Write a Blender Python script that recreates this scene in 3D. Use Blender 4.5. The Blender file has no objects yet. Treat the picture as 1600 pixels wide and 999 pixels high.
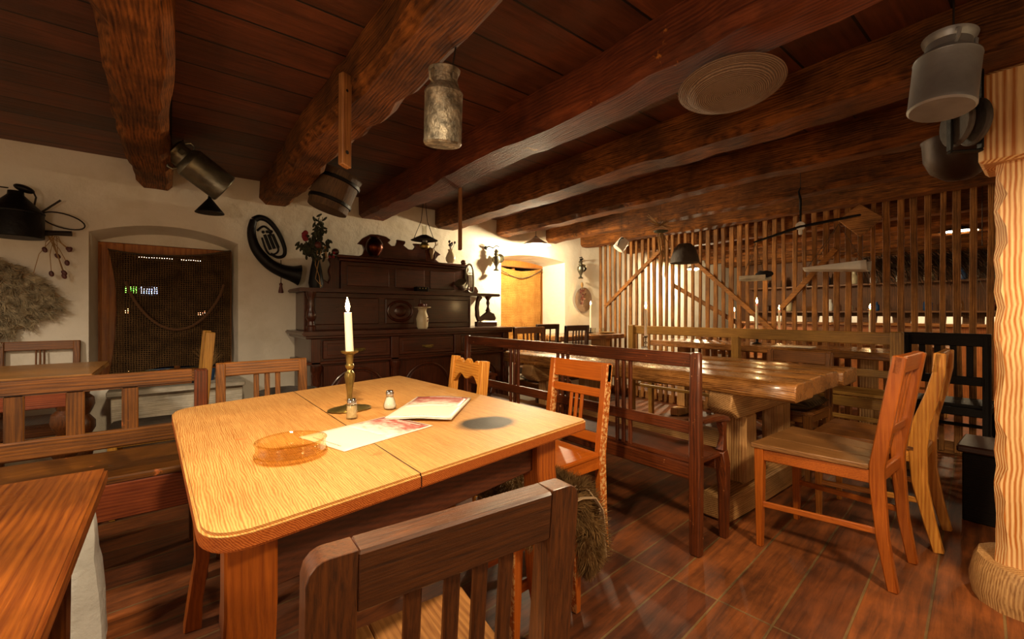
import bpy, bmesh, math, random
from mathutils import Vector, Matrix, Euler
R = random.Random(11)
COL = bpy.context.scene.collection
PI = math.pi

# ------------------------------------------------------------------ mesh builder
class MB:
    def __init__(s): s.bm = bmesh.new()
    def _add(s, t, M=None, bev=0, seg=1, ang=0.5):
        if bev > 0:
            bmesh.ops.recalc_face_normals(t, faces=t.faces[:])
            es = [e for e in t.edges if len(e.link_faces) == 2 and e.calc_face_angle(0) > ang]
            if es:
                bmesh.ops.bevel(t, geom=es, offset=bev, segments=seg, affect='EDGES', clamp_overlap=True)
        if M is not None: t.transform(M)
        me = bpy.data.meshes.new('tmp'); t.to_mesh(me); t.free()
        s.bm.from_mesh(me); bpy.data.meshes.remove(me)
        return s
    def box(s, c, d, bev=.004, rot=(0, 0, 0), seg=1):
        t = bmesh.new(); bmesh.ops.create_cube(t, size=1)
        for v in t.verts: v.co = Vector((v.co.x*d[0], v.co.y*d[1], v.co.z*d[2]))
        M = Matrix.Translation(Vector(c)) @ Euler(rot).to_matrix().to_4x4()
        return s._add(t, M, min(bev, min(d)*.4), seg)
    def b2(s, a, b, bev=.004, seg=1):            # box by two corners
        return s.box([(a[i]+b[i])/2 for i in range(3)], [abs(b[i]-a[i]) for i in range(3)], bev, seg=seg)
    def rings(s, rings, closed=True, cap=True, bev=0, seg=1, M=None, loop=False):
        t = bmesh.new(); vs = [[t.verts.new(p) for p in r] for r in rings]
        n = len(rings[0]); m = len(vs)
        for i in range(m if loop else m-1):
            a, b = vs[i], vs[(i+1) % m]
            for k in range(n if closed else n-1):
                k2 = (k+1) % n
                try: t.faces.new((a[k], a[k2], b[k2], b[k]))
                except ValueError: pass
        if cap and closed and not loop:
            t.faces.new(vs[0][::-1]); t.faces.new(vs[-1])
        return s._add(t, M, bev, seg)
    def bar(s, p0, p1, w, d, w1=None, d1=None, bev=.003, side=None):
        return s.sweep([p0, p1], [(w, d), (w1 or w, d1 or d)], side, bev)
    def sweep(s, pts, sz, side=None, bev=.003, seg=1):
        pts = [Vector(p) for p in pts]; rs = []
        if isinstance(sz, tuple): sz = [sz]*len(pts)
        for i, p in enumerate(pts):
            t = (pts[min(i+1, len(pts)-1)]-pts[max(i-1, 0)]).normalized()
            sd = Vector(side) if side else (Vector((1, 0, 0)) if abs(t.x) < .9 else Vector((0, 1, 0)))
            nn = t.cross(sd).normalized(); sd = nn.cross(t).normalized()
            w, d = sz[i]
            rs.append([p+sd*w/2+nn*d/2, p-sd*w/2+nn*d/2, p-sd*w/2-nn*d/2, p+sd*w/2-nn*d/2])
        return s.rings(rs, bev=bev, seg=seg)
    def tube(s, pts, r, n=8, loop=False):
        pts = [Vector(p) for p in pts]; rs = []
        if not isinstance(r, (list, tuple)): r = [r]*len(pts)
        m = len(pts); prev = None
        for i, p in enumerate(pts):
            if loop: t = (pts[(i+1) % m]-pts[i-1]).normalized()
            else: t = (pts[min(i+1, m-1)]-pts[max(i-1, 0)]).normalized()
            if prev is None:
                sd = t.cross(Vector((0, 0, 1)) if abs(t.z) < .9 else Vector((1, 0, 0))).normalized()
            else:
                sd = (prev - t*prev.dot(t)).normalized()
            prev = sd; nn = t.cross(sd)
            rs.append([p+(sd*math.cos(a)+nn*math.sin(a))*r[i] for a in [2*PI*k/n for k in range(n)]])
        return s.rings(rs, loop=loop)
    def lathe(s, prof, n=24, M=None, flute=None):
        rs = []
        for (r, z) in prof:
            rs.append([Vector((r*(1+(flute*math.cos(k*PI) if flute else 0))*math.cos(2*PI*k/n), r*(1+(flute*math.cos(k*PI) if flute else 0))*math.sin(2*PI*k/n), z)) for k in range(n)])
        return s.rings(rs, M=M)
    def prism(s, outl, t, plane='xy', off=0, bev=.003, M=None, seg=1):
        f = {'xy': lambda u, v, w: (u, v, w), 'xz': lambda u, v, w: (u, w, v), 'yz': lambda u, v, w: (w, u, v)}[plane]
        a = [f(u, v, off-t/2) for u, v in outl]; b = [f(u, v, off+t/2) for u, v in outl]
        return s.rings([a, b], bev=bev, M=M, seg=seg)
    def ball(s, c, r, n=12, sc=(1, 1, 1), rot=(0, 0, 0)):
        t = bmesh.new(); bmesh.ops.create_uvsphere(t, u_segments=n, v_segments=max(6, n//2+2), radius=r)
        M = Matrix.Translation(Vector(c)) @ Euler(rot).to_matrix().to_4x4() @ Matrix.Diagonal((*sc, 1))
        return s._add(t, M)
    def faces(s, vs, fs):
        t = bmesh.new(); v = [t.verts.new(p) for p in vs]
        for f in fs: t.faces.new([v[i] for i in f])
        return s._add(t)
    def xf(s, M): s.bm.transform(M); return s
    def jitter(s, a, f=3.0, sd=0):
        from mathutils import noise
        for v in s.bm.verts:
            v.co += Vector(noise.noise_vector(v.co*f+Vector((sd, sd*2, sd*3))))*a
        return s

def smooth(pts, k=5):
    P_ = [Vector(p) for p in pts]; out_ = []
    for i in range(len(P_)-1):
        a, b, c, d = P_[max(i-1, 0)], P_[i], P_[i+1], P_[min(i+2, len(P_)-1)]
        for j in range(k):
            u = j/k; out_.append(.5*((2*b)+(c-a)*u+(2*a-5*b+4*c-d)*u*u+(3*b-a-3*c+d)*u**3))
    return out_+[P_[-1]]
def lerpl(v, k=5):
    return [v[i]+(v[i+1]-v[i])*j/k for i in range(len(v)-1) for j in range(k)]+[v[-1]]
def obj(name, mb, mat, parent=None, ang=35, recalc=True, flat=False):
    if recalc: bmesh.ops.recalc_face_normals(mb.bm, faces=mb.bm.faces[:])
    me = bpy.data.meshes.new(name); mb.bm.to_mesh(me); mb.bm.free()
    if callable(mat):
        co = [v.co for v in me.vertices]
        d = [max(c[i] for c in co)-min(c[i] for c in co) for i in range(3)]
        mat = mat('xyz'[d.index(max(d))])
    me.materials.append(mat)
    if not flat:
        me.polygons.foreach_set('use_smooth', [True]*len(me.polygons))
        me.set_sharp_from_angle(angle=math.radians(ang))
    o = bpy.data.objects.new(name, me); COL.objects.link(o)
    if parent: o.parent = parent
    return o
def tag(o, label, cat, group=None, kind=None):
    if label: o['label'] = label
    if cat: o['category'] = cat
    if group: o['group'] = group
    if kind: o['kind'] = kind
    return o
def thing(name, label, cat, loc=(0, 0, 0), rz=0, group=None, rot=None):
    o = bpy.data.objects.new(name, None); COL.objects.link(o); o.empty_display_size = .1
    o.location = loc; o.rotation_euler = rot or (0, 0, rz)
    return tag(o, label, cat, group)
def single(name, mb, mat, label, cat, loc=(0, 0, 0), rz=0, group=None, rot=None, ang=35):
    o = obj(name, mb, mat, ang=ang); o.location = loc; o.rotation_euler = rot or (0, 0, rz)
    return tag(o, label, cat, group)
def struct(name, mb, mat, ang=35):
    o = obj(name, mb, mat, ang=ang); o['kind'] = 'structure'; return o
def copy_tree(o, parent=None):
    c = o.copy(); COL.objects.link(c)
    if parent: c.parent = parent
    for ch in [x for x in bpy.data.objects if x.parent == o]: copy_tree(ch, c)
    return c

# ------------------------------------------------------------------ materials
def lin(h):
    h = h.lstrip('#'); v = [int(h[i:i+2], 16)/255 for i in (0, 2, 4)]
    return tuple(((x/12.92) if x <= .04045 else ((x+.055)/1.055)**2.4) for x in v)+(1,)
def newmat(name):
    m = bpy.data.materials.new(name); m.use_nodes = True
    nt = m.node_tree; return m, nt, nt.nodes, nt.links, nt.nodes['Principled BSDF']
def N(ns, typ, **kw):
    n = ns.new(typ)
    for k, v in kw.items():
        if k.startswith('_'): setattr(n, k[1:], v)
        else: n.inputs[k.replace('__', ' ')].default_value = v
    return n
def flatm(name, col, rough=.5, metal=0, bump=0, bscale=30, var=0, spec=.5):
    m, nt, ns, L, b = newmat(name)
    b.inputs['Base Color'].default_value = lin(col); b.inputs['Roughness'].default_value = rough
    b.inputs['Metallic'].default_value = metal; b.inputs['Specular IOR Level'].default_value = spec
    tc = N(ns, 'ShaderNodeTexCoord'); no = N(ns, 'ShaderNodeTexNoise', Scale=bscale, Detail=5)
    L.new(tc.outputs['Object'], no.inputs['Vector'])
    if bump:
        bp = N(ns, 'ShaderNodeBump', Strength=bump, Distance=.01); L.new(no.outputs['Fac'], bp.inputs['Height']); L.new(bp.outputs['Normal'], b.inputs['Normal'])
    if var:
        n2 = N(ns, 'ShaderNodeTexNoise', Scale=bscale*.35, Detail=4); L.new(tc.outputs['Object'], n2.inputs['Vector'])
        mx = N(ns, 'ShaderNodeMix', _data_type='RGBA', _blend_type='MULTIPLY'); mx.inputs[6].default_value = lin(col)
        cr = N(ns, 'ShaderNodeValToRGB'); cr.color_ramp.elements[0].position = .35; cr.color_ramp.elements[1].position = .65
        cr.color_ramp.elements[0].color = (1-var, 1-var, 1-var, 1); cr.color_ramp.elements[1].color = (1, 1, 1, 1)
        mx.inputs[0].default_value = 1
        L.new(n2.outputs['Fac'], cr.inputs['Fac']); L.new(cr.outputs['Color'], mx.inputs[7]); L.new(mx.outputs[2], b.inputs['Base Color'])
    return m
_wc = {}
def wood(key, dark, light, rough=.42, ring=.5, ringscale=9, fine=1.0, bump=.25, blotch=.4, chipside=False, dist=4.0, chip=None, chipc='#e8b070', extra=None, spec=.5, stretch=14, coat=0):
    def get(axis):
        if (key, axis) in _wc: return _wc[(key, axis)]
        m, nt, ns, L, b = newmat(key+'_'+axis)
        tc = N(ns, 'ShaderNodeTexCoord'); oi = N(ns, 'ShaderNodeObjectInfo')
        mul = N(ns, 'ShaderNodeMath', _operation='MULTIPLY'); mul.inputs[1].default_value = 7.3
        L.new(oi.outputs['Random'], mul.inputs[0])
        add = N(ns, 'ShaderNodeVectorMath', _operation='ADD'); L.new(tc.outputs['Object'], add.inputs[0]); L.new(mul.outputs[0], add.inputs[1])
        i = 'xyz'.index(axis)
        s1 = [float(stretch)*2.2]*3; s1[i] = 1.0
        mp = N(ns, 'ShaderNodeMapping'); mp.inputs['Scale'].default_value = s1; L.new(add.outputs[0], mp.inputs['Vector'])
        n1 = N(ns, 'ShaderNodeTexNoise', Scale=5*fine, Detail=8, Roughness=.68, Distortion=.5); L.new(mp.outputs[0], n1.inputs['Vector'])
        s2 = [1.0]*3; s2[i] = .22
        mp2 = N(ns, 'ShaderNodeMapping'); mp2.inputs['Scale'].default_value = s2; L.new(add.outputs[0], mp2.inputs['Vector'])
        wv = N(ns, 'ShaderNodeTexWave', _wave_type='RINGS', _rings_direction=axis.upper(), Scale=ringscale*3.8, Distortion=dist, Detail=3.0)
        wv.inputs['Detail Scale'].default_value = .55
        L.new(mp2.outputs[0], wv.inputs['Vector'])
        mixf = N(ns, 'ShaderNodeMix', _data_type='FLOAT'); mixf.inputs[0].default_value = ring*.42
        L.new(n1.outputs['Fac'], mixf.inputs[2]); L.new(wv.outputs['Fac'], mixf.inputs[3])
        cr = N(ns, 'ShaderNodeValToRGB'); e = cr.color_ramp.elements
        e[0].position = .32; e[0].color = lin(dark); e[1].position = .66; e[1].color = lin(light)
        L.new(mixf.outputs[0], cr.inputs['Fac'])
        n3 = N(ns, 'ShaderNodeTexNoise', Scale=3.5, Detail=5, Roughness=.6); L.new(add.outputs[0], n3.inputs['Vector'])
        c3 = N(ns, 'ShaderNodeValToRGB'); c3.color_ramp.elements[0].position = .38; c3.color_ramp.elements[1].position = .62
        c3.color_ramp.elements[0].color = (1-blotch,)*3+(1,); c3.color_ramp.elements[1].color = (1, 1, 1, 1)
        L.new(n3.outputs['Fac'], c3.inputs['Fac'])
        mx = N(ns, 'ShaderNodeMix', _data_type='RGBA', _blend_type='MULTIPLY'); mx.inputs[0].default_value = 1
        L.new(cr.outputs['Color'], mx.inputs[6]); L.new(c3.outputs['Color'], mx.inputs[7])
        out = mx.outputs[2]
        if chip:
            n4 = N(ns, 'ShaderNodeTexNoise', Scale=chip[0], Detail=6, Roughness=.7); L.new(add.outputs[0], n4.inputs['Vector'])
            c4 = N(ns, 'ShaderNodeValToRGB'); c4.color_ramp.elements[0].position = chip[1]; c4.color_ramp.elements[1].position = chip[1]+.03
            L.new(n4.outputs['Fac'], c4.inputs['Fac'])
            cf = c4.outputs['Color']
            if chipside:
                sn = N(ns, 'ShaderNodeSeparateXYZ'); L.new(tc.outputs['Normal'], sn.inputs[0])
                ab = N(ns, 'ShaderNodeMath', _operation='ABSOLUTE'); L.new(sn.outputs['X'], ab.inputs[0])
                mc = N(ns, 'ShaderNodeMath', _operation='MULTIPLY'); L.new(ab.outputs[0], mc.inputs[0]); L.new(cf, mc.inputs[1]); cf = mc.outputs[0]
            m2 = N(ns, 'ShaderNodeMix', _data_type='RGBA'); L.new(cf, m2.inputs[0]); L.new(out, m2.inputs[6]); m2.inputs[7].default_value = lin(chipc)
            out = m2.outputs[2]
        if extra: out = extra(ns, L, tc, out)
        L.new(out, b.inputs['Base Color'])
        rr = N(ns, 'ShaderNodeMapRange'); rr.inputs['To Min'].default_value = rough-.1; rr.inputs['To Max'].default_value = rough+.15
        L.new(n3.outputs['Fac'], rr.inputs['Value']); L.new(rr.outputs[0], b.inputs['Roughness'])
        b.inputs['Specular IOR Level'].default_value = spec; b.inputs['Coat Weight'].default_value = coat; b.inputs['Coat Roughness'].default_value = .15
        bp = N(ns, 'ShaderNodeBump', Strength=bump, Distance=.004); L.new(mixf.outputs[0], bp.inputs['Height']); L.new(bp.outputs['Normal'], b.inputs['Normal'])
        _wc[(key, axis)] = m
        return m
    return get

def seam_burn(ns, L, tc, out):
    # dark oval scorch mark on the table top and the two joints between its boards
    mp = N(ns, 'ShaderNodeMapping'); mp.inputs['Location'].default_value = (-.765, -1.095, 0); L.new(tc.outputs['Object'], mp.inputs['Vector'])
    mr = N(ns, 'ShaderNodeMapping'); mr.inputs['Rotation'].default_value = (0, 0, -.3); mr.inputs['Scale'].default_value = (1/.097, 1/.076, 0); L.new(mp.outputs[0], mr.inputs['Vector'])
    ln = N(ns, 'ShaderNodeVectorMath', _operation='LENGTH'); L.new(mr.outputs[0], ln.inputs[0])
    no = N(ns, 'ShaderNodeTexNoise', Scale=14, Detail=4); L.new(tc.outputs['Object'], no.inputs['Vector'])
    ad = N(ns, 'ShaderNodeMath', _operation='MULTIPLY_ADD'); ad.inputs[1].default_value = .45; L.new(no.outputs['Fac'], ad.inputs[0]); L.new(ln.outputs['Value'], ad.inputs[2])
    cr = N(ns, 'ShaderNodeValToRGB'); e = cr.color_ramp.elements; e[0].position = .60; e[1].position = .80
    e[0].color = (1, 1, 1, 1); e[1].color = (0, 0, 0, 1)
    sc = N(ns, 'ShaderNodeMath', _operation='MULTIPLY'); sc.inputs[1].default_value = .6
    L.new(ad.outputs[0], sc.inputs[0]); L.new(sc.outputs[0], cr.inputs['Fac'])
    m = N(ns, 'ShaderNodeMix', _data_type='RGBA'); L.new(cr.outputs['Color'], m.inputs[0]); L.new(out, m.inputs[6]); m.inputs[7].default_value = lin('#130e0c')
    sx = N(ns, 'ShaderNodeSeparateXYZ'); L.new(tc.outputs['Object'], sx.inputs[0])
    s = N(ns, 'ShaderNodeMath', _operation='SUBTRACT'); s.inputs[1].default_value = .415; L.new(sx.outputs['X'], s.inputs[0])
    a = N(ns, 'ShaderNodeMath', _operation='ABSOLUTE'); L.new(s.outputs[0], a.inputs[0])
    lt = N(ns, 'ShaderNodeMath', _operation='LESS_THAN'); lt.inputs[1].default_value = .0016; L.new(a.outputs[0], lt.inputs[0])
    m2 = N(ns, 'ShaderNodeMix', _data_type='RGBA'); L.new(lt.outputs[0], m2.inputs[0]); L.new(m.outputs[2], m2.inputs[6]); m2.inputs[7].default_value = lin('#2a1408')
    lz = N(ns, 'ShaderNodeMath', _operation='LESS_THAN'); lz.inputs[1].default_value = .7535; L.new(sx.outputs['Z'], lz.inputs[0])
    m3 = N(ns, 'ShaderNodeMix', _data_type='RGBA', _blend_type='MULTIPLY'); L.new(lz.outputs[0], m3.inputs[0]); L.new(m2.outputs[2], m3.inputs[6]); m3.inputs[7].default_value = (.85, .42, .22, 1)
    return m3.outputs[2]

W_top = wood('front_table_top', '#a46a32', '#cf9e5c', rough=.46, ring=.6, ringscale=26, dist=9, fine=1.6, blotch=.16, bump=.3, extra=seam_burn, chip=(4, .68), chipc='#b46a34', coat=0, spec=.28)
W_tableleg = wood('front_table_leg', '#8a400c', '#b86016', rough=.35, ring=.3, blotch=.25, coat=.2)
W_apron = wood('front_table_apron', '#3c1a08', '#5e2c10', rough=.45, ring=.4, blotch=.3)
W_red = wood('red_brown_table', '#562206', '#925014', rough=.3, ring=.3, blotch=.45, coat=.3)
W_bench1 = wood('old_red_bench', '#331303', '#77360e', rough=.4, ring=.3, blotch=.45, chip=(38, .66), chipc='#c98a55', coat=.2)
W_bench0 = wood('worn_brown_bench', '#432205', '#8a5214', rough=.42, ring=.3, blotch=.45, chip=(9, .66), chipc='#b0602c')
W_orange = wood('orange_painted', '#a84e0c', '#c46614', rough=.38, ring=.2, blotch=.2, bump=.12, coat=.2)
W_chip = wood('orange_chipped', '#a84e0c', '#c46614', rough=.5, ring=.2, blotch=.2, chip=(60, .50), chipc='#dfae70', chipside=True)
W_honey = wood('honey_pine', '#b0661a', '#de9a3c', rough=.38, ring=.4, blotch=.2, coat=.2)
W_ochre = wood('ochre_paint', '#8a5a18', '#b98430', rough=.4, ring=.3, blotch=.25)
W_yellow = wood('yellow_bench', '#7f5620', '#b98a3c', rough=.42, ring=.4, blotch=.35)
W_brown = wood('mid_brown', '#56300c', '#94591c', rough=.42, ring=.4, blotch=.35)
W_dark = wood('near_dark', '#281204', '#653610', rough=.38, ring=.15, blotch=.3, coat=.15, fine=1.8)
W_redor = wood('rust_red_chair', '#8e4008', '#b25e14', rough=.36, ring=.15, blotch=.25, chip=(60, .72), chipc='#d8965a', coat=.2)
W_seat = wood('seat_board', '#6e4420', '#9a6a38', rough=.4, ring=.4, blotch=.3)
W_dkchair = wood('dark_chair', '#2a160c', '#4a2a18', rough=.4, blotch=.3)
W_blk = wood('black_chair', '#080403', '#170e08', rough=.6, blotch=.3, spec=.15)
W_rustic = wood('rustic_plank', '#5a2a0a', '#cc8c48', rough=.24, ring=.35, ringscale=10, blotch=.55, bump=.8, coat=.5, stretch=8)
W_rleg = wood('rustic_leg', '#94602c', '#deac6c', rough=.6, ring=.5, blotch=.35, bump=.6)
W_dress = wood('dresser_walnut', '#240c03', '#5e280c', rough=.3, ring=.3, blotch=.4, coat=.35)
W_beam = wood('hewn_beam', '#3a1b08', '#9a5e28', rough=.75, ring=.28, ringscale=9, fine=1.2, bump=1.0, blotch=.6, stretch=7, spec=.2)
W_beamred = wood('hewn_beam_painted', '#4a1a0a', '#824220', rough=.6, ring=.3, ringscale=7, fine=1.2, bump=.9, blotch=.5, stretch=7, chip=(2.6, .64), chipc='#b8742e', spec=.3)
W_slat = wood('slat_wood', '#643a16', '#bb8042', rough=.65, ring=.3, blotch=.5, bump=.7, stretch=9, spec=.3)
W_post = wood('fresh_pine_post', '#b4641a', '#efc588', rough=.5, ring=.8, ringscale=9, dist=.6, fine=.7, blotch=.12, bump=.3)
W_grey = wood('weathered_board', '#a89c84', '#eee6d4', rough=.7, ring=.3, blotch=.5, bump=.7)
W_win = wood('window_wood', '#8a4612', '#c47c2c', rough=.5, ring=.3, blotch=.3)
W_stick = wood('hanging_batten', '#6a3c18', '#a4703c', rough=.5, ring=.3, blotch=.3)
W_bucket = wood('bucket_wood', '#3c2714', '#6e5234', rough=.7, ring=.2, blotch=.5, bump=.6)

def boards(name, c1, c2, cm, w, ln, rot, dark=.6, rough=.4, mortar=.012, coat=0, offset=0, loc=(0, 0, 0)):
    m, nt, ns, L, b = newmat(name)
    tc = N(ns, 'ShaderNodeTexCoord'); mp = N(ns, 'ShaderNodeMapping'); mp.inputs['Rotation'].default_value = (0, 0, rot); mp.inputs['Location'].default_value = loc
    L.new(tc.outputs['Object'], mp.inputs['Vector'])
    br = N(ns, 'ShaderNodeTexBrick', _offset=offset, _squash=1.0, Scale=1)
    br.inputs['Brick Width'].default_value = ln; br.inputs['Row Height'].default_value = w; br.inputs['Mortar Size'].default_value = mortar; br.inputs['Mortar Smooth'].default_value = .3
    br.inputs['Color1'].default_value = lin(c1); br.inputs['Color2'].default_value = lin(c2); br.inputs['Mortar'].default_value = lin(cm)
    L.new(mp.outputs[0], br.inputs['Vector'])
    m2 = N(ns, 'ShaderNodeMapping'); m2.inputs['Scale'].default_value = (1.2, 14, 14); L.new(mp.outputs[0], m2.inputs['Vector'])
    n1 = N(ns, 'ShaderNodeTexNoise', Scale=2.5, Detail=8, Roughness=.65, Distortion=.5); L.new(m2.outputs[0], n1.inputs['Vector'])
    n2 = N(ns, 'ShaderNodeTexNoise', Scale=4, Detail=6, Roughness=.65); L.new(mp.outputs[0], n2.inputs['Vector'])
    mf = N(ns, 'ShaderNodeMath', _operation='MULTIPLY'); L.new(n1.outputs['Fac'], mf.inputs[0]); L.new(n2.outputs['Fac'], mf.inputs[1])
    cr = N(ns, 'ShaderNodeValToRGB'); cr.color_ramp.elements[0].position = .14; cr.color_ramp.elements[1].position = .38
    cr.color_ramp.elements[0].color = (1-dark,)*3+(1,); cr.color_ramp.elements[1].color = (1, 1, 1, 1); L.new(mf.outputs[0], cr.inputs['Fac'])
    mx = N(ns, 'ShaderNodeMix', _data_type='RGBA', _blend_type='MULTIPLY'); mx.inputs[0].default_value = 1
    L.new(br.outputs['Color'], mx.inputs[6]); L.new(cr.outputs['Color'], mx.inputs[7]); L.new(mx.outputs[2], b.inputs['Base Color'])
    rr = N(ns, 'ShaderNodeMapRange'); rr.inputs['To Min'].default_value = rough-.12; rr.inputs['To Max'].default_value = rough+.2
    L.new(n2.outputs['Fac'], rr.inputs['Value']); L.new(rr.outputs[0], b.inputs['Roughness'])
    b.inputs['Coat Weight'].default_value = coat; b.inputs['Coat Roughness'].default_value = .25
    iv = N(ns, 'ShaderNodeMath', _operation='MULTIPLY_ADD'); iv.inputs[1].default_value = -1.2; L.new(br.outputs['Fac'], iv.inputs[0]); L.new(n1.outputs['Fac'], iv.inputs[2])
    bp = N(ns, 'ShaderNodeBump', Strength=.5, Distance=.006); L.new(iv.outputs[0], bp.inputs['Height']); L.new(bp.outputs['Normal'], b.inputs['Normal'])
    return m
M_floor = boards('floor_boards', '#96501c', '#643010', '#8a683a', .185, 2.2, -.077, dark=.78, rough=.58, mortar=.0045, coat=.03, loc=(.5, .06, 0))
M_ceil = boards('ceiling_boards', '#784024', '#542a14', '#0d0604', .235, 9, 0, dark=.65, rough=.5, mortar=.006)
def plaster(name, col, var='#8c8068'):
    m, nt, ns, L, b = newmat(name)
    tc = N(ns, 'ShaderNodeTexCoord'); n1 = N(ns, 'ShaderNodeTexNoise', Scale=2.2, Detail=8, Roughness=.6); n2 = N(ns, 'ShaderNodeTexNoise', Scale=9, Detail=8, Roughness=.6)
    L.new(tc.outputs['Object'], n1.inputs['Vector']); L.new(tc.outputs['Object'], n2.inputs['Vector'])
    cr = N(ns, 'ShaderNodeValToRGB'); e = cr.color_ramp.elements; e[0].position = .25; e[0].color = lin(var); e[1].position = .5; e[1].color = lin(col)
    L.new(n1.outputs['Fac'], cr.inputs['Fac']); L.new(cr.outputs['Color'], b.inputs['Base Color']); b.inputs['Roughness'].default_value = .85
    bp = N(ns, 'ShaderNodeBump', Strength=.35, Distance=.03); L.new(n2.outputs['Fac'], bp.inputs['Height']); L.new(bp.outputs['Normal'], b.inputs['Normal'])
    return m
M_wall = plaster('plaster_wall', '#ddd4c2', '#c8bca2')
M_stub = plaster('white_plaster', '#d8d8d2', '#b9b8b0')
M_iron = flatm('black_iron', '#14110f', .5, .6, .3, 40)
M_tin = flatm('aged_tin', '#84806f', .38, .85, .35, 25, .55)
M_tinrust = flatm('stained_tin', '#a89c86', .5, .6, .8, 60, .75)
M_alu = flatm('milk_can_zinc', '#a8aaac', .42, .55, .25, 20, .3)
M_copper = flatm('copper', '#4a2010', .3, 1, .1, 15, .3)
M_brass = flatm('old_brass', '#9a8448', .32, .8, .3, 40, .5)
M_silver = flatm('silver', '#b8b4ac', .18, 1, .05)
M_wax = flatm('candle_wax', '#f4ead2', .5); M_wax.node_tree.nodes['Principled BSDF'].inputs['Subsurface Weight'].default_value = .3
M_wick = flatm('wick', '#151008', .9)
M_chrome = flatm('chrome', '#c8c8c8', .15, 1)
M_salt = flatm('salt', '#f2f0ea', .8); M_pep = flatm('toothpicks', '#d8c090', .7, bump=.4, bscale=120)
M_paper = flatm('paper', '#e2d6c4', .45); M_pink = flatm('pale_print', '#c8968a', .5, var=.3, bscale=90)
M_cream = flatm('cream_ceramic', '#cdbf9c', .3); M_white = flatm('white_enamel', '#dedad2', .35, var=.15)
M_string = flatm('string', '#4c3c28', .9); M_wire = flatm('wire', '#302820', .6, .5)
M_leaf = flatm('dry_leaf', '#30331c', .8, var=.4); M_red = flatm('red_flower', '#7a0e22', .7); M_straw = flatm('straw', '#a8824c', .8, var=.4)
M_bone = flatm('antler_bone', '#a98a5a', .5, var=.3)
M_blue = flatm('blue_pot', '#1e4878', .4); M_tub = flatm('grey_tub', '#4a4038', .7, bump=.5, var=.4)
M_rubber = flatm('charcoal', '#1a1817', .8)
M_napkin = flatm('white_napkin', '#e8e4dc', .7)
M_chili = flatm('dried_chilli', '#5a2418', .5, var=.4)
M_skin = flatm('sheepskin_hide', '#b89c78', .8)
def glass(name, col, rough=0, ior=1.2):
    m, nt, ns, L, b = newmat(name); b.inputs['Base Color'].default_value = lin(col); b.inputs['Transmission Weight'].default_value = 1
    b.inputs['Roughness'].default_value = rough; b.inputs['IOR'].default_value = ior; return m
def thin_glass(name, col):
    m, nt, ns, L, b = newmat(name); ns.remove(b); out_ = ns['Material Output']
    tr = N(ns, 'ShaderNodeBsdfTransparent'); tr.inputs[0].default_value = lin(col); gl = N(ns, 'ShaderNodeBsdfGlossy'); gl.inputs['Roughness'].default_value = .03
    lw = N(ns, 'ShaderNodeLayerWeight', Blend=.25); mx = N(ns, 'ShaderNodeMixShader'); ml = N(ns, 'ShaderNodeMath', _operation='MULTIPLY_ADD'); ml.inputs[1].default_value = .45; ml.inputs[2].default_value = .04; L.new(lw.outputs['Facing'], ml.inputs[0])
    L.new(ml.outputs[0], mx.inputs[0]); L.new(tr.outputs[0], mx.inputs[1]); L.new(gl.outputs[0], mx.inputs[2]); L.new(mx.outputs[0], out_.inputs['Surface']); return m
M_amber = thin_glass('amber_glass', '#fcf2d8'); M_glass = thin_glass('clear_glass', '#f8f8f4')
def pane():
    m, nt, ns, L, b = newmat('window_glass'); b.inputs['Base Color'].default_value = (.9, .95, 1, 1); b.inputs['Transmission Weight'].default_value = 1; b.inputs['Roughness'].default_value = .02; b.inputs['IOR'].default_value = 1.2
    return m
M_pane = pane()
def emit(name, col, s):
    m, nt, ns, L, b = newmat(name); b.inputs['Base Color'].default_value = lin(col); b.inputs['Emission Color'].default_value = lin(col); b.inputs['Emission Strength'].default_value = s; return m
M_flame = emit('flame', '#ffd890', 40); M_bulb = emit('bulb', '#ffdf9c', 60); M_green = emit('green_sign_light', '#78ff40', 16); M_bluew = emit('cold_white_light', '#b8c8ff', 20); M_warml = emit('street_light', '#ff9a60', 16); M_tubel = emit('strip_light', '#ffd8b0', 9)
M_lampin = emit('lit_lamp_glass', '#fff0d0', 14)
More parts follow.
